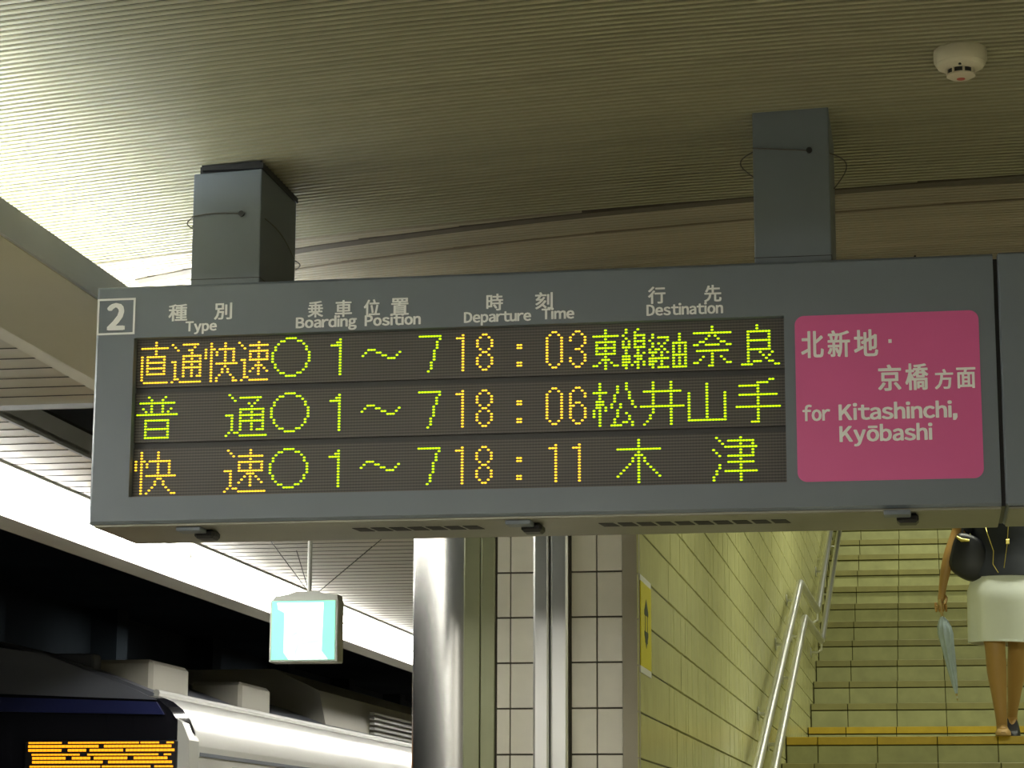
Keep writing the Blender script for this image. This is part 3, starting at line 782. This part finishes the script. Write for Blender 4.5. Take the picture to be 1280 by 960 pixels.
# ---- hangers
def hanger(x0, x1, ztop, label, boltx, boltz, tilt, loops):
    h = thing('hanging_post', ((x0 + x1) / 2, 5.18, BZ1), label, 'post', 'square hanging posts of the departure board')
    t = MB(); ya, yb = 5.02, 5.32
    vs = [(x0, ya, BZ1 + .001), (x1, ya, BZ1 + .001), (x1, yb, BZ1 + .001), (x0, yb, BZ1 + .001), (x0, ya, ztop), (x1, ya, ztop + tilt), (x1, yb, ztop + tilt), (x0, yb, ztop)]
    t.add(vs, [(0, 1, 2, 3), (4, 5, 6, 7), (0, 1, 5, 4), (1, 2, 6, 5), (2, 3, 7, 6), (3, 0, 4, 7)])
    p = obj('post_cover', t, M['sign'], h)
    md = p.modifiers.new('bevel', 'BEVEL'); md.width = 0.003; md.segments = 2
    obj('seam', MB().box(x0 - 0.0008, x1 + 0.0008, ya - 0.0008, yb, BZ1 + 0.014, BZ1 + 0.0155), M['black'], h)
    e = arch((x0 + x1) / 2)
    obj('post_core', MB().box(x0 + 0.012, x1 - 0.006, ya + 0.01, yb - 0.01, ztop - 0.01, e + 0.03), M['black'], h)
    obj('top_flange', MB().box(x0 + 0.02, x1 + 0.004, ya - 0.006, yb, ztop + 0.006, ztop + 0.012 + tilt), M['black'], h)
    obj('bolt', MB().lathe([(0.0065, 0), (0.0065, 0.005), (0.004, 0.008)], (boltx, ya - 0.008, boltz), 12, axis='y'), M['black'], h)
    t = MB()
    n = 10
    t.tube([(boltx + (x0 - boltx) * k / n, ya - 0.004 - 0.002 * math.sin(math.pi * k / n), boltz + loops[0] * math.sin(math.pi * k / n * 0.9) + loops[1] * (k / n) ** 2) for k in range(n + 1)], 0.0014, 6)
    for pts in loops[2]: t.tube(pts, 0.0014, 6)
    obj('cable', t, M['dark_grey'], h)
    return h
def arc(p, q, bulge, n=10):
    p = Vector(p); q = Vector(q); b = Vector(bulge)
    return [p.lerp(q, k / n) + b * math.sin(math.pi * k / n) for k in range(n + 1)]
hanger(-1.613, -1.453, 1.512, 'left grey square hanging post with a bolt and thin cable', -1.497, 1.413, 0.006,
       (0.004, -0.003, [arc((-1.613, 5.02, 1.410), (-1.612, 5.03, 1.385), (-0.014, 0, 0)), arc((-1.4515, 5.05, 1.408), (-1.4515, 5.31, 1.375), (0.003, 0, 0.012)), arc((-1.4515, 5.31, 1.375), (-1.452, 5.32, 1.355), (0.012, 0, 0))]))
hanger(-0.3465, -0.1815, 1.606, 'right grey square hanging post with cable loops on both sides', -0.224, 1.500, 0.008,
       (0.002, 0.010, [arc((-0.347, 5.03, 1.506), (-0.347, 5.04, 1.452), (-0.028, 0, 0.004)), arc((-0.18, 5.04, 1.498), (-0.18, 5.24, 1.475), (0.032, 0, 0.012))]))

# ---- smoke detector
sx_, sy_ = 0.098, 4.70; sz_ = arch(sx_)
sd = thing('smoke_detector', (sx_, sy_, sz_ - 0.05), 'round white smoke detector on the slatted ceiling with red dot', 'smoke detector')
obj('base_ring', MB().lathe([(0.0525, 0.0), (0.0535, -0.004), (0.0535, -0.022), (0.050, -0.030)], (sx_, sy_, sz_), 40), M['detector'], sd, smooth=35)
obj('body', MB().lathe([(0.050, -0.028), (0.046, -0.036), (0.036, -0.041), (0.030, -0.042)], (sx_, sy_, sz_), 40), M['detector'], sd, smooth=35)
obj('sensing_chamber', MB().lathe([(0.026, -0.040), (0.026, -0.053)], (sx_, sy_, sz_), 32), M['black'], sd, smooth=35)
t = MB()
for k in range(8):
    a = math.pi / 4 * k + 0.2
    cx_, cy_ = sx_ + 0.0275 * math.cos(a), sy_ + 0.0275 * math.sin(a)
    t.tube([(cx_, cy_, sz_ - 0.040), (cx_, cy_, sz_ - 0.054)], 0.0028, 6)
obj('cage_ribs', t, M['detector'], sd)
obj('cap', MB().lathe([(0.0285, -0.0515), (0.0285, -0.055), (0.022, -0.0585), (0.012, -0.0605)], (sx_, sy_, sz_), 32), M['detector'], sd, smooth=35)
obj('indicator', MB().lathe([(0.009, -0.0600), (0.008, -0.0615)], (sx_, sy_, sz_), 16), M['red'], sd)
obj('status_light', MB().lathe([(0.003, -0.0), (0.003, -0.004)], (sx_ - 0.002, sy_ - 0.037, sz_ - 0.038), 8), M['black'], sd)

# ---- exit sign
EY = 9.2
ex = thing('exit_sign', (-2.445, EY + 0.05, 0.74), 'glowing green and white emergency exit sign hanging on a thin pole', 'exit sign')
ex0, ex1, ez0, ez1 = -2.585, -2.305, 0.742, 1.012
fx0, fx1, fz0, fz1 = -2.576, -2.318, 0.752, 0.985
obj('case', MB().box(ex0, ex1, EY, EY + 0.09, ez0, 0.99, 0.004).prism_xz([(ex0 + 0.004, 0.986), (ex1 - 0.004, 0.986), (ex1 - 0.006, 1.010), (-2.37, 1.016), (-2.39, 1.024), (-2.48, 1.024), (-2.51, 1.014), (ex0 + 0.02, 1.005)], EY + 0.004, EY + 0.086), M['e_case'], ex)
fp = obj('face_panel', MB().box(fx0, fx1, EY - 0.003, EY + 0.001, fz0, fz1), M['e_green'], ex, label='glowing pale green panel')
fw, fh = fx1 - fx0, fz1 - fz0
def fpt(u, v): return (fx0 + u * fw, fz0 + v * fh)
obj('doorway_symbol', MB().prism_xz([fpt(*p) for p in ((0.20, 0.12), (0.28, 0.0), (0.90, 0.0), (0.80, 0.14), (0.82, 0.97), (0.08, 0.97), (0.10, 0.86), (0.20, 0.80))], EY - 0.0042, EY - 0.003), M['e_white'], fp)
t = MB()
Y0_, Y1_ = EY - 0.0052, EY - 0.0042
cx_, cz_ = fpt(0.50, 0.58)
t.prism_xz([(cx_ + 0.013 * math.cos(a), cz_ + 0.013 * math.sin(a)) for a in [math.pi / 6 * k for k in range(12)]], Y0_, Y1_)
for P in (((0.42, 0.50), (0.54, 0.50), (0.52, 0.28), (0.42, 0.26)), ((0.44, 0.28), (0.52, 0.28), (0.60, 0.33), (0.78, 0.33), (0.78, 0.30), (0.58, 0.26), (0.46, 0.22)),
          ((0.42, 0.28), (0.46, 0.26), (0.40, 0.12), (0.46, 0.02), (0.42, 0.01), (0.35, 0.11)), ((0.42, 0.49), (0.44, 0.46), (0.32, 0.38), (0.30, 0.30), (0.27, 0.31), (0.30, 0.41)), ((0.52, 0.49), (0.52, 0.45), (0.62, 0.42), (0.66, 0.46), (0.68, 0.44), (0.62, 0.38))):
    t.prism_xz([fpt(*p) for p in P], Y0_, Y1_)
obj('running_figure', t, M['e_pale'], fp)
obj('pole', MB().tube([(-2.437, EY + 0.045, 1.02), (-2.437, EY + 0.045, 1.275)], 0.0095, 12), M['e_case'], ex, smooth=40)
t = MB()  # thin dark lines fanning from the sign top up to the boards
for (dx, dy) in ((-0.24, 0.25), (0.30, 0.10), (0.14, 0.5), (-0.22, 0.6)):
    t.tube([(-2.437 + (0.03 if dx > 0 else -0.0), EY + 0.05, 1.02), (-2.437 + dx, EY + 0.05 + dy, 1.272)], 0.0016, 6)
obj('thin_line', t, M['dark_grey'], ex)

# ================================================================== TRAIN
TX, TY = -3.45, 10.9          # the platform side and the front of the car
CXT = TX - 1.42
train = thing('train', (CXT, TY + 8, -2.6), 'silver commuter train with black front and amber destination display at the platform', 'train')
def car_profile(y, s=1.0, inset=0.0, zf=1.0):
    hw = 1.42 - inset
    P = [(hw, -1.95), (hw + 0.0, -0.6), (hw, 0.50)]
    for a in range(0, 91, 15):           # rounded shoulder
        r = 0.24
        P.append((hw - r + r * math.cos(math.radians(a)), 0.50 + r * math.sin(math.radians(a))))
    xs_ = hw - 0.24
    for k in range(1, 7):
        u = k / 6
        P.append((xs_ * (1 - u), 0.74 + 0.30 * math.sin(u * math.pi / 2)))
    full = [(CXT + x, y, z * zf) for x, z in P] + [(CXT - x, y, z * zf) for x, z in reversed(P[:-1])]
    return full
rings = [car_profile(TY + 0.10, inset=0.06), car_profile(TY + 0.16, inset=0.0), car_profile(TY + 20)]
body = obj('car_body', MB().loft(rings), M['t_side'], train, smooth=35)
# roof skin and drip rail
def roof_ring(y):
    hw = 1.42; P = []
    xs_ = hw - 0.22
    for k in range(0, 13):
        u = -1 + k / 6
        P.append((CXT - xs_ * u, y, 0.752 + 0.30 * math.cos(u * math.pi / 2)))
    Q = [(x, y, z - 0.02) for x, y, z in reversed(P)]
    return P + Q
obj('roof', MB().loft([roof_ring(TY + 0.14), roof_ring(TY + 20)]), M['t_roof'], train, smooth=35)
obj('gutter', MB().tube([(TX - 0.21, TY + 0.15, 0.752), (TX - 0.21, TY + 20, 0.752)], 0.018, 8), M['t_white'], train)
# front mask
fr = [(x, TY + 0.02, z) for x, _, z in car_profile(0, inset=0.03)]
front = obj('front_mask', MB().loft([fr, car_profile(TY + 0.14, inset=0.0)]), M['t_black'], train, smooth=35)
obj('navy_band', MB().prism_xz([(CXT - 1.30, 0.655), (CXT - 1.30, 0.71), (CXT, 0.745), (CXT + 1.26, 0.70), (CXT + 1.30, 0.64), (CXT, 0.67)], TY + 0.0, TY + 0.025), M['t_blue'], front)
obj('brow', MB().prism_xz([(CXT - 1.15, 0.76), (CXT - 0.7, 0.93), (CXT, 1.035), (CXT + 0.7, 0.93), (CXT + 1.15, 0.76), (CXT + 1.26, 0.71), (CXT, 0.765), (CXT - 1.26, 0.71)], TY + 0.005, TY + 0.03), M['t_roof'], front)
obj('corner_post', MB().prism_xz([(TX - 0.055, -1.9), (TX + 0.004, -1.9), (TX + 0.004, 0.52), (TX - 0.03, 0.60), (TX - 0.055, 0.62)], TY + 0.015, TY + 0.17), M['t_white'], front)
obj('windshield', MB().prism_xz(rrect(CXT - 1.2, CXT + 1.2, -0.45, 0.28, 0.08), TY + 0.008, TY + 0.022), M['t_glass'], front)
dd = obj('destination_display', MB().box(-4.255, -3.50, TY - 0.004, TY + 0.02, 0.22, 0.52, 0.006), M['black'], front, label='amber lit display on the train front')
for a in (-1, 1):
    obj('headlamp', MB().lathe([(0.09, 0), (0.09, 0.03)], (CXT + a * 1.05, TY - 0.004, -0.8), 20, axis='y'), M['reflector'], front)
# amber dot rows on the display (unreadable in the photograph)
t = MB(); rnd = random.Random(3)
for r in range(15):
    z = 0.505 - r * 0.0185; x = -4.24 + rnd.uniform(0, 0.03)
    while x < -3.52:
        L = rnd.choice([0.09, 0.16, 0.24, 0.34])
        q = x
        while q < min(x + L, -3.525):
            t.box(q, q + 0.0165, TY - 0.0065, TY - 0.004, z, z + (0.012 if r % 3 else 0.008)); q += 0.0185
        x += L + rnd.choice([0.0185, 0.037])
obj('display_dots', t, M['t_led'], train, kind='stuff')
# platform side: cab door, windows, passenger doors
for (y0, y1, nm) in ((TY + 0.75, TY + 1.35, 'cab_door'), (TY + 3.2, TY + 4.5, 'side_door'), (TY + 7.8, TY + 9.1, 'side_door'), (TY + 12.4, TY + 13.7, 'side_door')):
    d = obj(nm, MB().box(TX - 0.005, TX + 0.006, y0, y1, -1.45, 0.42, 0.003), M['t_white'], train)
    obj('door_pane', MB().box(TX + 0.004, TX + 0.009, y0 + 0.12, y1 - 0.12, -0.55, 0.25, 0.002), M['t_glass'], d)
for (y0, y1) in ((TY + 1.7, TY + 2.9), (TY + 5.0, TY + 7.3), (TY + 9.6, TY + 11.9), (TY + 14.2, TY + 16.5)):
    obj('side_window', MB().box(TX - 0.002, TX + 0.004, y0, y1, -0.6, 0.25, 0.002), M['t_glass'], train)
obj('side_band', MB().box(TX - 0.002, TX + 0.003, TY + 0.2, TY + 20, 0.452, 0.470), M['t_roof'], train)
# roof equipment
obj('roof_box', MB().box(TX - 0.62, TX - 0.30, TY + 0.35, TY + 0.95, 0.76, 0.93, 0.02), M['t_box'], train)
obj('roof_box', MB().box(TX - 0.60, TX - 0.30, TY + 1.9, TY + 2.5, 0.76, 0.93, 0.02), M['t_box'], train)
obj('antenna_base', MB().box(TX - 0.75, TX - 0.55, TY + 0.2, TY + 0.32, 0.80, 0.95, 0.01), M['t_roof'], train)
ac = obj('air_conditioner', MB().prism_xz([(TX - 2.5, 0.74), (TX - 2.5, 1.05), (TX - 2.2, 1.16), (TX - 0.70, 1.16), (TX - 0.40, 1.02), (TX - 0.34, 0.74)], TY + 4.0, TY + 8.2), M['t_box'], train)
t = MB()
for k in range(6): t.box(TX - 0.35, TX - 0.315, TY + 5.2, TY + 8.0, 0.765 + k * 0.034, 0.780 + k * 0.034)
obj('louver', t, M['t_white'], ac)
obj('tread_skirt', MB().box(TX - 2.7, TX - 0.1, TY + 0.3, TY + 19.5, -2.45, -1.95), M['black'], train)
for k in (2.2, 3.4, 14, 15.2):
    for a in (-0.53, 0.53):
        obj('wheel', MB().add(*(lambda n: ([(CXT + a + s_ * 0.06, TY + k + 0.40 * math.cos(2 * math.pi * i / n), -2.18 + 0.40 * math.sin(2 * math.pi * i / n)) for s_ in (-1, 1) for i in range(n)],
            [tuple(range(n)), tuple(range(2 * n - 1, n - 1, -1))] + [(i, (i + 1) % n, n + (i + 1) % n, n + i) for i in range(n)]))(20)), M['t_roof'], train)

# ================================================================== WOMAN
WXO, WYO, WZO = 0.400, 12.72, 0.6015
woman = thing('person', (WXO, WYO, WZO), 'person in black top and white skirt coming down the stairs with bag and umbrella', 'person')
def W(p): return (p[0] + WXO, p[1] + WYO, p[2] + WZO)
def skin_obj(name, verts, edges, radii, m, parent, root=0, sub=2):
    me = bpy.data.meshes.new(name)
    off = worldoff(parent)
    me.from_pydata([tuple(Vector(W(v)) - off) for v in verts], edges, [])
    o = bpy.data.objects.new(name, me); o.parent = parent; C.objects.link(o)
    md = o.modifiers.new('skin', 'SKIN'); md.use_smooth_shade = True
    for i, r in enumerate(radii):
        sv = me.skin_vertices[0].data[i]
        sv.radius = (r, r) if not isinstance(r, tuple) else r
        sv.use_root = (i == root)
    s2 = o.modifiers.new('sub', 'SUBSURF'); s2.levels = sub; s2.render_levels = sub
    me.materials.append(m)
    dg = bpy.context.evaluated_depsgraph_get(); dg.update()
    em = bpy.data.meshes.new_from_object(o.evaluated_get(dg))
    o.modifiers.clear(); o.data = em; em.name = name
    if not em.materials: em.materials.append(m)
    em.polygons.foreach_set('use_smooth', [True] * len(em.polygons))
    return o
V = []; Ed = []; Rd = []
def node(p, r, par=None):
    V.append(p); Rd.append(r)
    if par is not None: Ed.append((par, len(V) - 1))
    return len(V) - 1
pel = node((0, 0, 0.80), 0.115)
sp1 = node((0, -0.005, 0.92), 0.098, pel); sp2 = node((0, 0.0, 1.03), 0.105, sp1); ch = node((0, 0.0, 1.15), 0.110, sp2)
nk = node((0, 0.005, 1.25), 0.052, ch); nk2 = node((0, -0.002, 1.31), 0.045, nk)
hd0 = node((0, -0.012, 1.36), 0.062, nk2); hd1 = node((0, -0.008, 1.43), 0.078, hd0); hd2 = node((0, 0.0, 1.495), 0.062, hd1)
# legs: image-left leg forward, other one trailing on the ball of the foot
lh = node((-0.075, -0.01, 0.76), 0.088, pel); lt = node((-0.072, -0.05, 0.62), 0.075, lh); lk = node((-0.062, -0.085, 0.45), 0.055, lt)
lc = node((-0.058, -0.065, 0.34), 0.056, lk); lc2 = node((-0.050, -0.055, 0.22), 0.043, lc); la_ = node((-0.042, -0.05, 0.085), 0.030, lc2)
lhl = node((-0.041, -0.045, 0.035), 0.030, la_); lf = node((-0.040, -0.12, 0.030), 0.034, lhl); ltoe = node((-0.040, -0.185, 0.017), 0.026, lf)
rh = node((0.075, 0.01, 0.76), 0.088, pel); rt = node((0.072, 0.03, 0.62), 0.073, rh); rk = node((0.056, 0.04, 0.46), 0.054, rt)
rc = node((0.050, 0.13, 0.36), 0.053, rk); rc2 = node((0.040, 0.20, 0.27), 0.042, rc); ra_ = node((0.026, 0.30, 0.145), 0.029, rc2)
rhl = node((0.024, 0.325, 0.115), 0.029, ra_); rf = node((0.022, 0.275, 0.055), 0.032, rhl); rtoe = node((0.022, 0.225, 0.022), 0.024, rf)
# arms
ls = node((-0.135, 0.005, 1.205), 0.052, ch); ls2 = node((-0.200, -0.01, 1.14), 0.043, ls); le = node((-0.282, -0.055, 0.945), 0.033, ls2)
lm = node((-0.304, -0.060, 0.86), 0.030, le); lw = node((-0.322, -0.05, 0.765), 0.021, lm)
lp = node((-0.328, -0.048, 0.725), (0.032, 0.020), lw); lp2 = node((-0.334, -0.052, 0.690), (0.032, 0.018), lp)
rs = node((0.135, 0.005, 1.205), 0.052, ch); rs2 = node((0.180, 0.0, 1.15), 0.044, rs); re = node((0.235, 0.04, 0.95), 0.033, rs2)
rm = node((0.245, 0.0, 0.86), 0.030, re); rw = node((0.250, -0.05, 0.775), 0.021, rm)
rp = node((0.250, -0.062, 0.735), (0.020, 0.032), rw); rp2 = node((0.250, -0.070, 0.700), (0.018, 0.032), rp)
bodyo = skin_obj('body', V, Ed, Rd, M['skin'], woman)
# fingers: right hand (image left) closes round the umbrella handle; the other hangs loose
def finger(pts, r0, nm='finger'):
    n = len(pts)
    skin_obj(nm, pts, [(i, i + 1) for i in range(n - 1)], [r0 * (1 - 0.14 * i) for i in range(n)], M['skin'], woman, sub=1)
HX, HY = -0.336, -0.075        # handle axis
for i, (dx, L) in enumerate(((-0.026, 0.9), (-0.009, 1.0), (0.008, 0.95), (0.024, 0.78))):
    x = -0.332 + dx
    finger([(x, -0.050, 0.700), (x - 0.001, -0.058, 0.672 - 0.004 * L), (x + 0.002, -0.078, 0.652 - 0.006 * L), (x + 0.004, -0.096, 0.662), (x + 0.004, -0.098, 0.680)], 0.0088)
finger([(-0.312, -0.050, 0.735), (-0.302, -0.068, 0.715), (-0.306, -0.088, 0.695), (-0.316, -0.100, 0.680)], 0.0100, 'thumb')
for i, (dy, L) in enumerate(((-0.026, 0.90), (-0.009, 1.0), (0.008, 0.95), (0.024, 0.78))):
    yv = -0.070 + dy
    finger([(0.250, yv, 0.705), (0.250, yv - 0.002, 0.672), (0.246, yv - 0.004, 0.672 - 0.026 * L), (0.238, yv - 0.002, 0.672 - 0.044 * L)], 0.0086)
finger([(0.246, -0.092, 0.738), (0.240, -0.112, 0.712), (0.236, -0.118, 0.688)], 0.0098, 'thumb')
# head details
def ell(c, r, n=16, m_=10):
    mb = MB(); rings = []
    for i in range(1, m_):
        a = math.pi * i / m_
        rings.append([W((c[0] + r[0] * math.sin(a) * math.cos(2 * math.pi * k / n), c[1] + r[1] * math.sin(a) * math.sin(2 * math.pi * k / n), c[2] + r[2] * math.cos(a))) for k in range(n)])
    return mb.loft(rings)
head = obj('head', ell((0, -0.012, 1.432), (0.071, 0.088, 0.103), 24, 16), M['skin'], woman, smooth=60)
obj('jaw', ell((0, -0.035, 1.375), (0.050, 0.056, 0.050), 20, 12), M['skin'], head, smooth=60)
obj('nose', MB().loft([[W((sx * 0.006, -0.098, 1.448)) for sx in (-1, 0, 1)], [W((-0.013, -0.096, 1.408)), W((0, -0.120, 1.412)), W((0.013, -0.096, 1.408))]]), M['skin'], head, smooth=60)
for s_ in (-1, 1):
    ey = obj('eye', ell((s_ * 0.030, -0.083, 1.438), (0.013, 0.010, 0.006), 14, 8), M['eye'], head, smooth=60)
    ob = obj('eyebrow', ell((s_ * 0.031, -0.088, 1.458), (0.017, 0.005, 0.0028), 12, 6), M['hair'], head, smooth=60)
    obj('iris', ell((s_ * 0.030, -0.091, 1.438), (0.0055, 0.003, 0.0055), 10, 6), M['iris'], head, smooth=60)
    obj('ear', ell((s_ * 0.071, -0.004, 1.428), (0.008, 0.016, 0.028), 12, 8), M['skin'], head, smooth=60)
obj('mouth', ell((0, -0.090, 1.388), (0.020, 0.007, 0.0065), 14, 8), M['lip'], head, smooth=60)
# hair: open shell over crown and back, to the shoulders
t = MB(); n = 28; rings = []
for i in range(14):
    a = math.pi * (0.04 + 0.50 * i / 13) if i < 14 else 0
    ring = []
    for k in range(n):
        q = 2 * math.pi * k / n
        fy = math.sin(q)          # -1 is the face side
        lim = 1.0 if fy > -0.45 else (0.55 + 0.45 * (fy + 1) / 0.55)
        aa = a * lim
        ring.append(W((0.082 * math.sin(aa) * math.cos(q), 0.0 + 0.100 * math.sin(aa) * math.sin(q), 1.436 + 0.118 * math.cos(aa))))
    rings.append(ring)
t.loft(rings, cap=False)
obj('hair', t, M['hair'], woman, smooth=70)
t = MB(); rings = []
for i in range(8):
    u = i / 7
    z = 1.44 - 0.22 * u; w_ = 0.082 + 0.008 * math.sin(u * 3); 
    ring = []
    for k in range(16):
        q = math.pi * (-0.08 + 1.16 * k / 15)
        ring.append(W((w_ * math.cos(q), 0.010 + (0.088 - 0.03 * u) * math.sin(q), z)))
    for k in range(15, -1, -1):
        q = math.pi * (-0.08 + 1.16 * k / 15)
        ring.append(W(((w_ - 0.015) * math.cos(q), 0.010 + (0.070 - 0.03 * u) * math.sin(q), z)))
    rings.append(ring)
obj('back_hair', t.loft(rings), M['hair'], woman, smooth=70)
# clothes
def elring(cx, cy, z, rx, ry, n=40, wave=0.0, wn=7, ph=0.0, tilt=0.0):
    r = []
    for k in range(n):
        a = 2 * math.pi * k / n
        f = 1 + wave * math.sin(wn * a + ph) + wave * 0.5 * math.sin((wn * 2 - 3) * a + ph * 2.0)
        r.append(W((cx + rx * f * math.cos(a), cy + ry * f * math.sin(a), z + tilt * math.cos(a))))
    return r
def shell(rings_out, th=0.006):
    mb = MB()
    inner = []
    for r in rings_out:
        c = sum((Vector(p) for p in r), Vector()) / len(r)
        inner.append([tuple(Vector(p) + (c - Vector(p)).normalized() * th) for p in r])
    mb.loft(rings_out + inner[::-1], cap=False)
    n = len(r); a = 0; b = (2 * len(rings_out) - 1) * n
    mb.f += [(a + k, b + k, b + (k + 1) % n, a + (k + 1) % n) for k in range(n)]
    return mb
rs_ = []
for i in range(13):
    u = i / 12; z = 0.885 - 0.405 * u
    rx = 0.150 + 0.045 * min(1, u * 3) - 0.004 * u; ry = 0.118 + 0.04 * min(1, u * 2.5) + 0.012 * u
    rs_.append(elring(0.0, -0.005, z, rx, ry, 48, wave=0.010 + 0.034 * u, wn=6, ph=0.6 + 0.9 * u, tilt=-0.008 * u))
sk = obj('skirt', shell(rs_), M['skirt'], woman, smooth=60)
obj('skirt_hem', shell([elring(0.0, -0.005, 0.4855, 0.1935, 0.172, 48, 0.028, 6, 1.5, -0.008), elring(0.0, -0.005, 0.4795, 0.1935, 0.172, 48, 0.028, 6, 1.5, -0.008)], 0.01), M['skirt'], sk, smooth=60)
prof_t = [(0.825, 0.185, 0.148), (0.86, 0.180, 0.142), (0.92, 0.158, 0.128), (0.97, 0.148, 0.120), (1.04, 0.155, 0.126), (1.11, 0.166, 0.136), (1.17, 0.170, 0.126), (1.215, 0.158, 0.098), (1.245, 0.115, 0.075), (1.262, 0.070, 0.062)]
topo = obj('blouse', shell([elring(0, -0.002, z, rx, ry, 40, 0.012, 5, z * 9) for z, rx, ry in prof_t]), M['top'], woman, smooth=60)
for s_ in (-1, 1):
    a = Vector((s_ * 0.125, 0.004, 1.205)); b = Vector((s_ * 0.222, -0.022 if s_ < 0 else 0.012, 1.085))
    pts = [a.lerp(b, k / 4) for k in range(5)]
    t = MB().tube([W(p) for p in pts], [0.064, 0.063, 0.060, 0.057, 0.056], 16)
    obj('sleeve', t, M['top'], woman, smooth=60)
# thin gold chains across the blouse
t = MB()
t.tube([W(p) for p in ((-0.115, -0.075, 1.19), (-0.085, -0.150, 1.05), (-0.055, -0.155, 0.95), (-0.060, -0.160, 0.88), (-0.035, -0.168, 0.835))], 0.0022, 6)
t.tube([W(p) for p in ((0.03, -0.110, 1.21), (0.025, -0.150, 1.08), (0.015, -0.150, 0.98), (-0.005, -0.160, 0.86))], 0.0022, 6)
t.box(*[c for pr in ((WXO + 0.010, WXO + 0.028), (WYO - 0.158, WYO - 0.146), (WZO + 0.985, WZO + 1.010)) for c in pr], 0.002)
obj('chain', t, M['gold'], woman)
# shoes
def shoe(cx, cy, cz, pitch, name):
    rings = []
    for i, (v, hw, h0, h1) in enumerate(((0.055, 0.018, 0.0, 0.045), (0.035, 0.030, 0.0, 0.055), (-0.02, 0.031, 0.0, 0.045), (-0.08, 0.036, 0.0, 0.040), (-0.13, 0.039, 0.0, 0.034), (-0.165, 0.030, 0.0, 0.026), (-0.185, 0.014, 0.0, 0.016))):
        ring = []
        for (a, b) in ((-1, 0), (-1, 0.55), (-0.7, 1), (0.7, 1), (1, 0.55), (1, 0)):
            yv, zv = v, h0 + (h1 - h0) * b
            y2 = yv * math.cos(pitch) - zv * math.sin(pitch); z2 = yv * math.sin(pitch) + zv * math.cos(pitch)
            ring.append(W((cx + a * hw, cy + y2, cz + z2)))
        rings.append(ring)
    return obj(name, MB().loft(rings), None, woman, smooth=50)
s1 = shoe(-0.040, -0.045, 0.0, 0.0, 'sandal'); s1.data.materials.append(mat('tan_sandal', (0.44, 0.27, 0.10), 0.5)); s1['label'] = 'tan shoe on the forward foot'
s2_ = shoe(0.022, 0.345, 0.085, math.radians(31), 'shoe'); s2_.data.materials.append(M['bag']); s2_['label'] = 'black shoe on the rear foot'

# bag and umbrella
bag = thing('shoulder_bag', W((-0.185, -0.09, 0.80)), 'black rounded shoulder bag with gold clasp between arm and hip of the person', 'bag')
rings = []
for (y_, s_) in ((-0.045, 0.80), (-0.035, 0.95), (0.0, 1.0), (0.035, 0.95), (0.045, 0.80)):
    poly = [(-0.02, 0.245), (0.075, 0.20), (0.105, 0.09), (0.085, 0.015), (0.02, -0.012), (-0.05, 0.015), (-0.10, 0.07), (-0.088, 0.15), (-0.062, 0.225)]
    poly = [tuple(0.5 * (2 * p1[c] + (p2[c] - p0[c]) * t_ + (2 * p0[c] - 5 * p1[c] + 4 * p2[c] - p3[c]) * t_ ** 2 + (3 * p1[c] - p0[c] - 3 * p2[c] + p3[c]) * t_ ** 3) for c in (0, 1))
            for p0, p1, p2, p3 in ((poly[i - 1], poly[i], poly[(i + 1) % 9], poly[(i + 2) % 9]) for i in range(9)) for t_ in (0, .25, .5, .75)]
    cxp, czp = 0.0, 0.11
    rings.append([W((-0.185 + cxp + (x - cxp) * s_, -0.060 + y_, 0.815 + czp + (z - czp) * s_)) for x, z in poly])
bo = obj('bag_body', MB().loft(rings), M['bag'], bag, smooth=60)
obj('clasp', MB().tube([W((-0.240, -0.105, 1.035)), W((-0.215, -0.112, 1.015)), W((-0.175, -0.112, 1.012))], [0.006, 0.011, 0.007], 8), M['gold'], bag, smooth=60)
obj('strap', MB().tube([W((-0.215, -0.09, 1.03)), W((-0.200, -0.085, 1.13)), W((-0.165, -0.045, 1.235)), W((-0.135, 0.0, 1.275)), W((-0.150, 0.05, 1.23)), W((-0.175, 0.0, 1.10)), W((-0.150, -0.05, 1.03))], 0.007, 8), M['bag'], bag, smooth=60)
umb = thing('folded_umbrella', W((-0.262, -0.075, 0.19)), 'pale blue folded umbrella hanging point down from the hand of the person', 'umbrella')
A = Vector((-0.338, -0.078, 0.70)); B = Vector((-0.262, -0.078, 0.185))
D = (B - A)
pts = [W(A + D * k) for k in (0.16, 0.20, 0.26, 0.33, 0.42, 0.55, 0.70, 0.84, 0.93)]
t = MB(); rr = [0.010, 0.022, 0.034, 0.037, 0.031, 0.027, 0.022, 0.014, 0.006]
rings = []
for i, p in enumerate(pts):
    ring = []
    for k in range(24):
        a = 2 * math.pi * k / 24
        f = 1 + 0.18 * math.cos(8 * a + i * 0.5)
        ring.append((p[0] + rr[i] * f * math.cos(a), p[1] + rr[i] * f * math.sin(a), p[2]))
    rings.append(ring)
obj('canopy', t.loft(rings), M['umb'], umb, smooth=60)
obj('shaft', MB().tube([W(A + D * 0.05), W(A + D * 0.98)], 0.004, 8), M['steel2'], umb)
obj('handle', MB().tube([W(A + D * k) for k in (-0.02, 0.02, 0.10, 0.15)], [0.008, 0.010, 0.010, 0.007], 12), M['wood'], umb, smooth=60)
obj('tip', MB().tube([W(A + D * 0.93), W(A + D * 1.0)], [0.0045, 0.003], 8), M['wood'], umb)

# ------------------------------------------------------------------ raise everything: the floor is at z = 0
for o in TOP: o.location.z += EYE
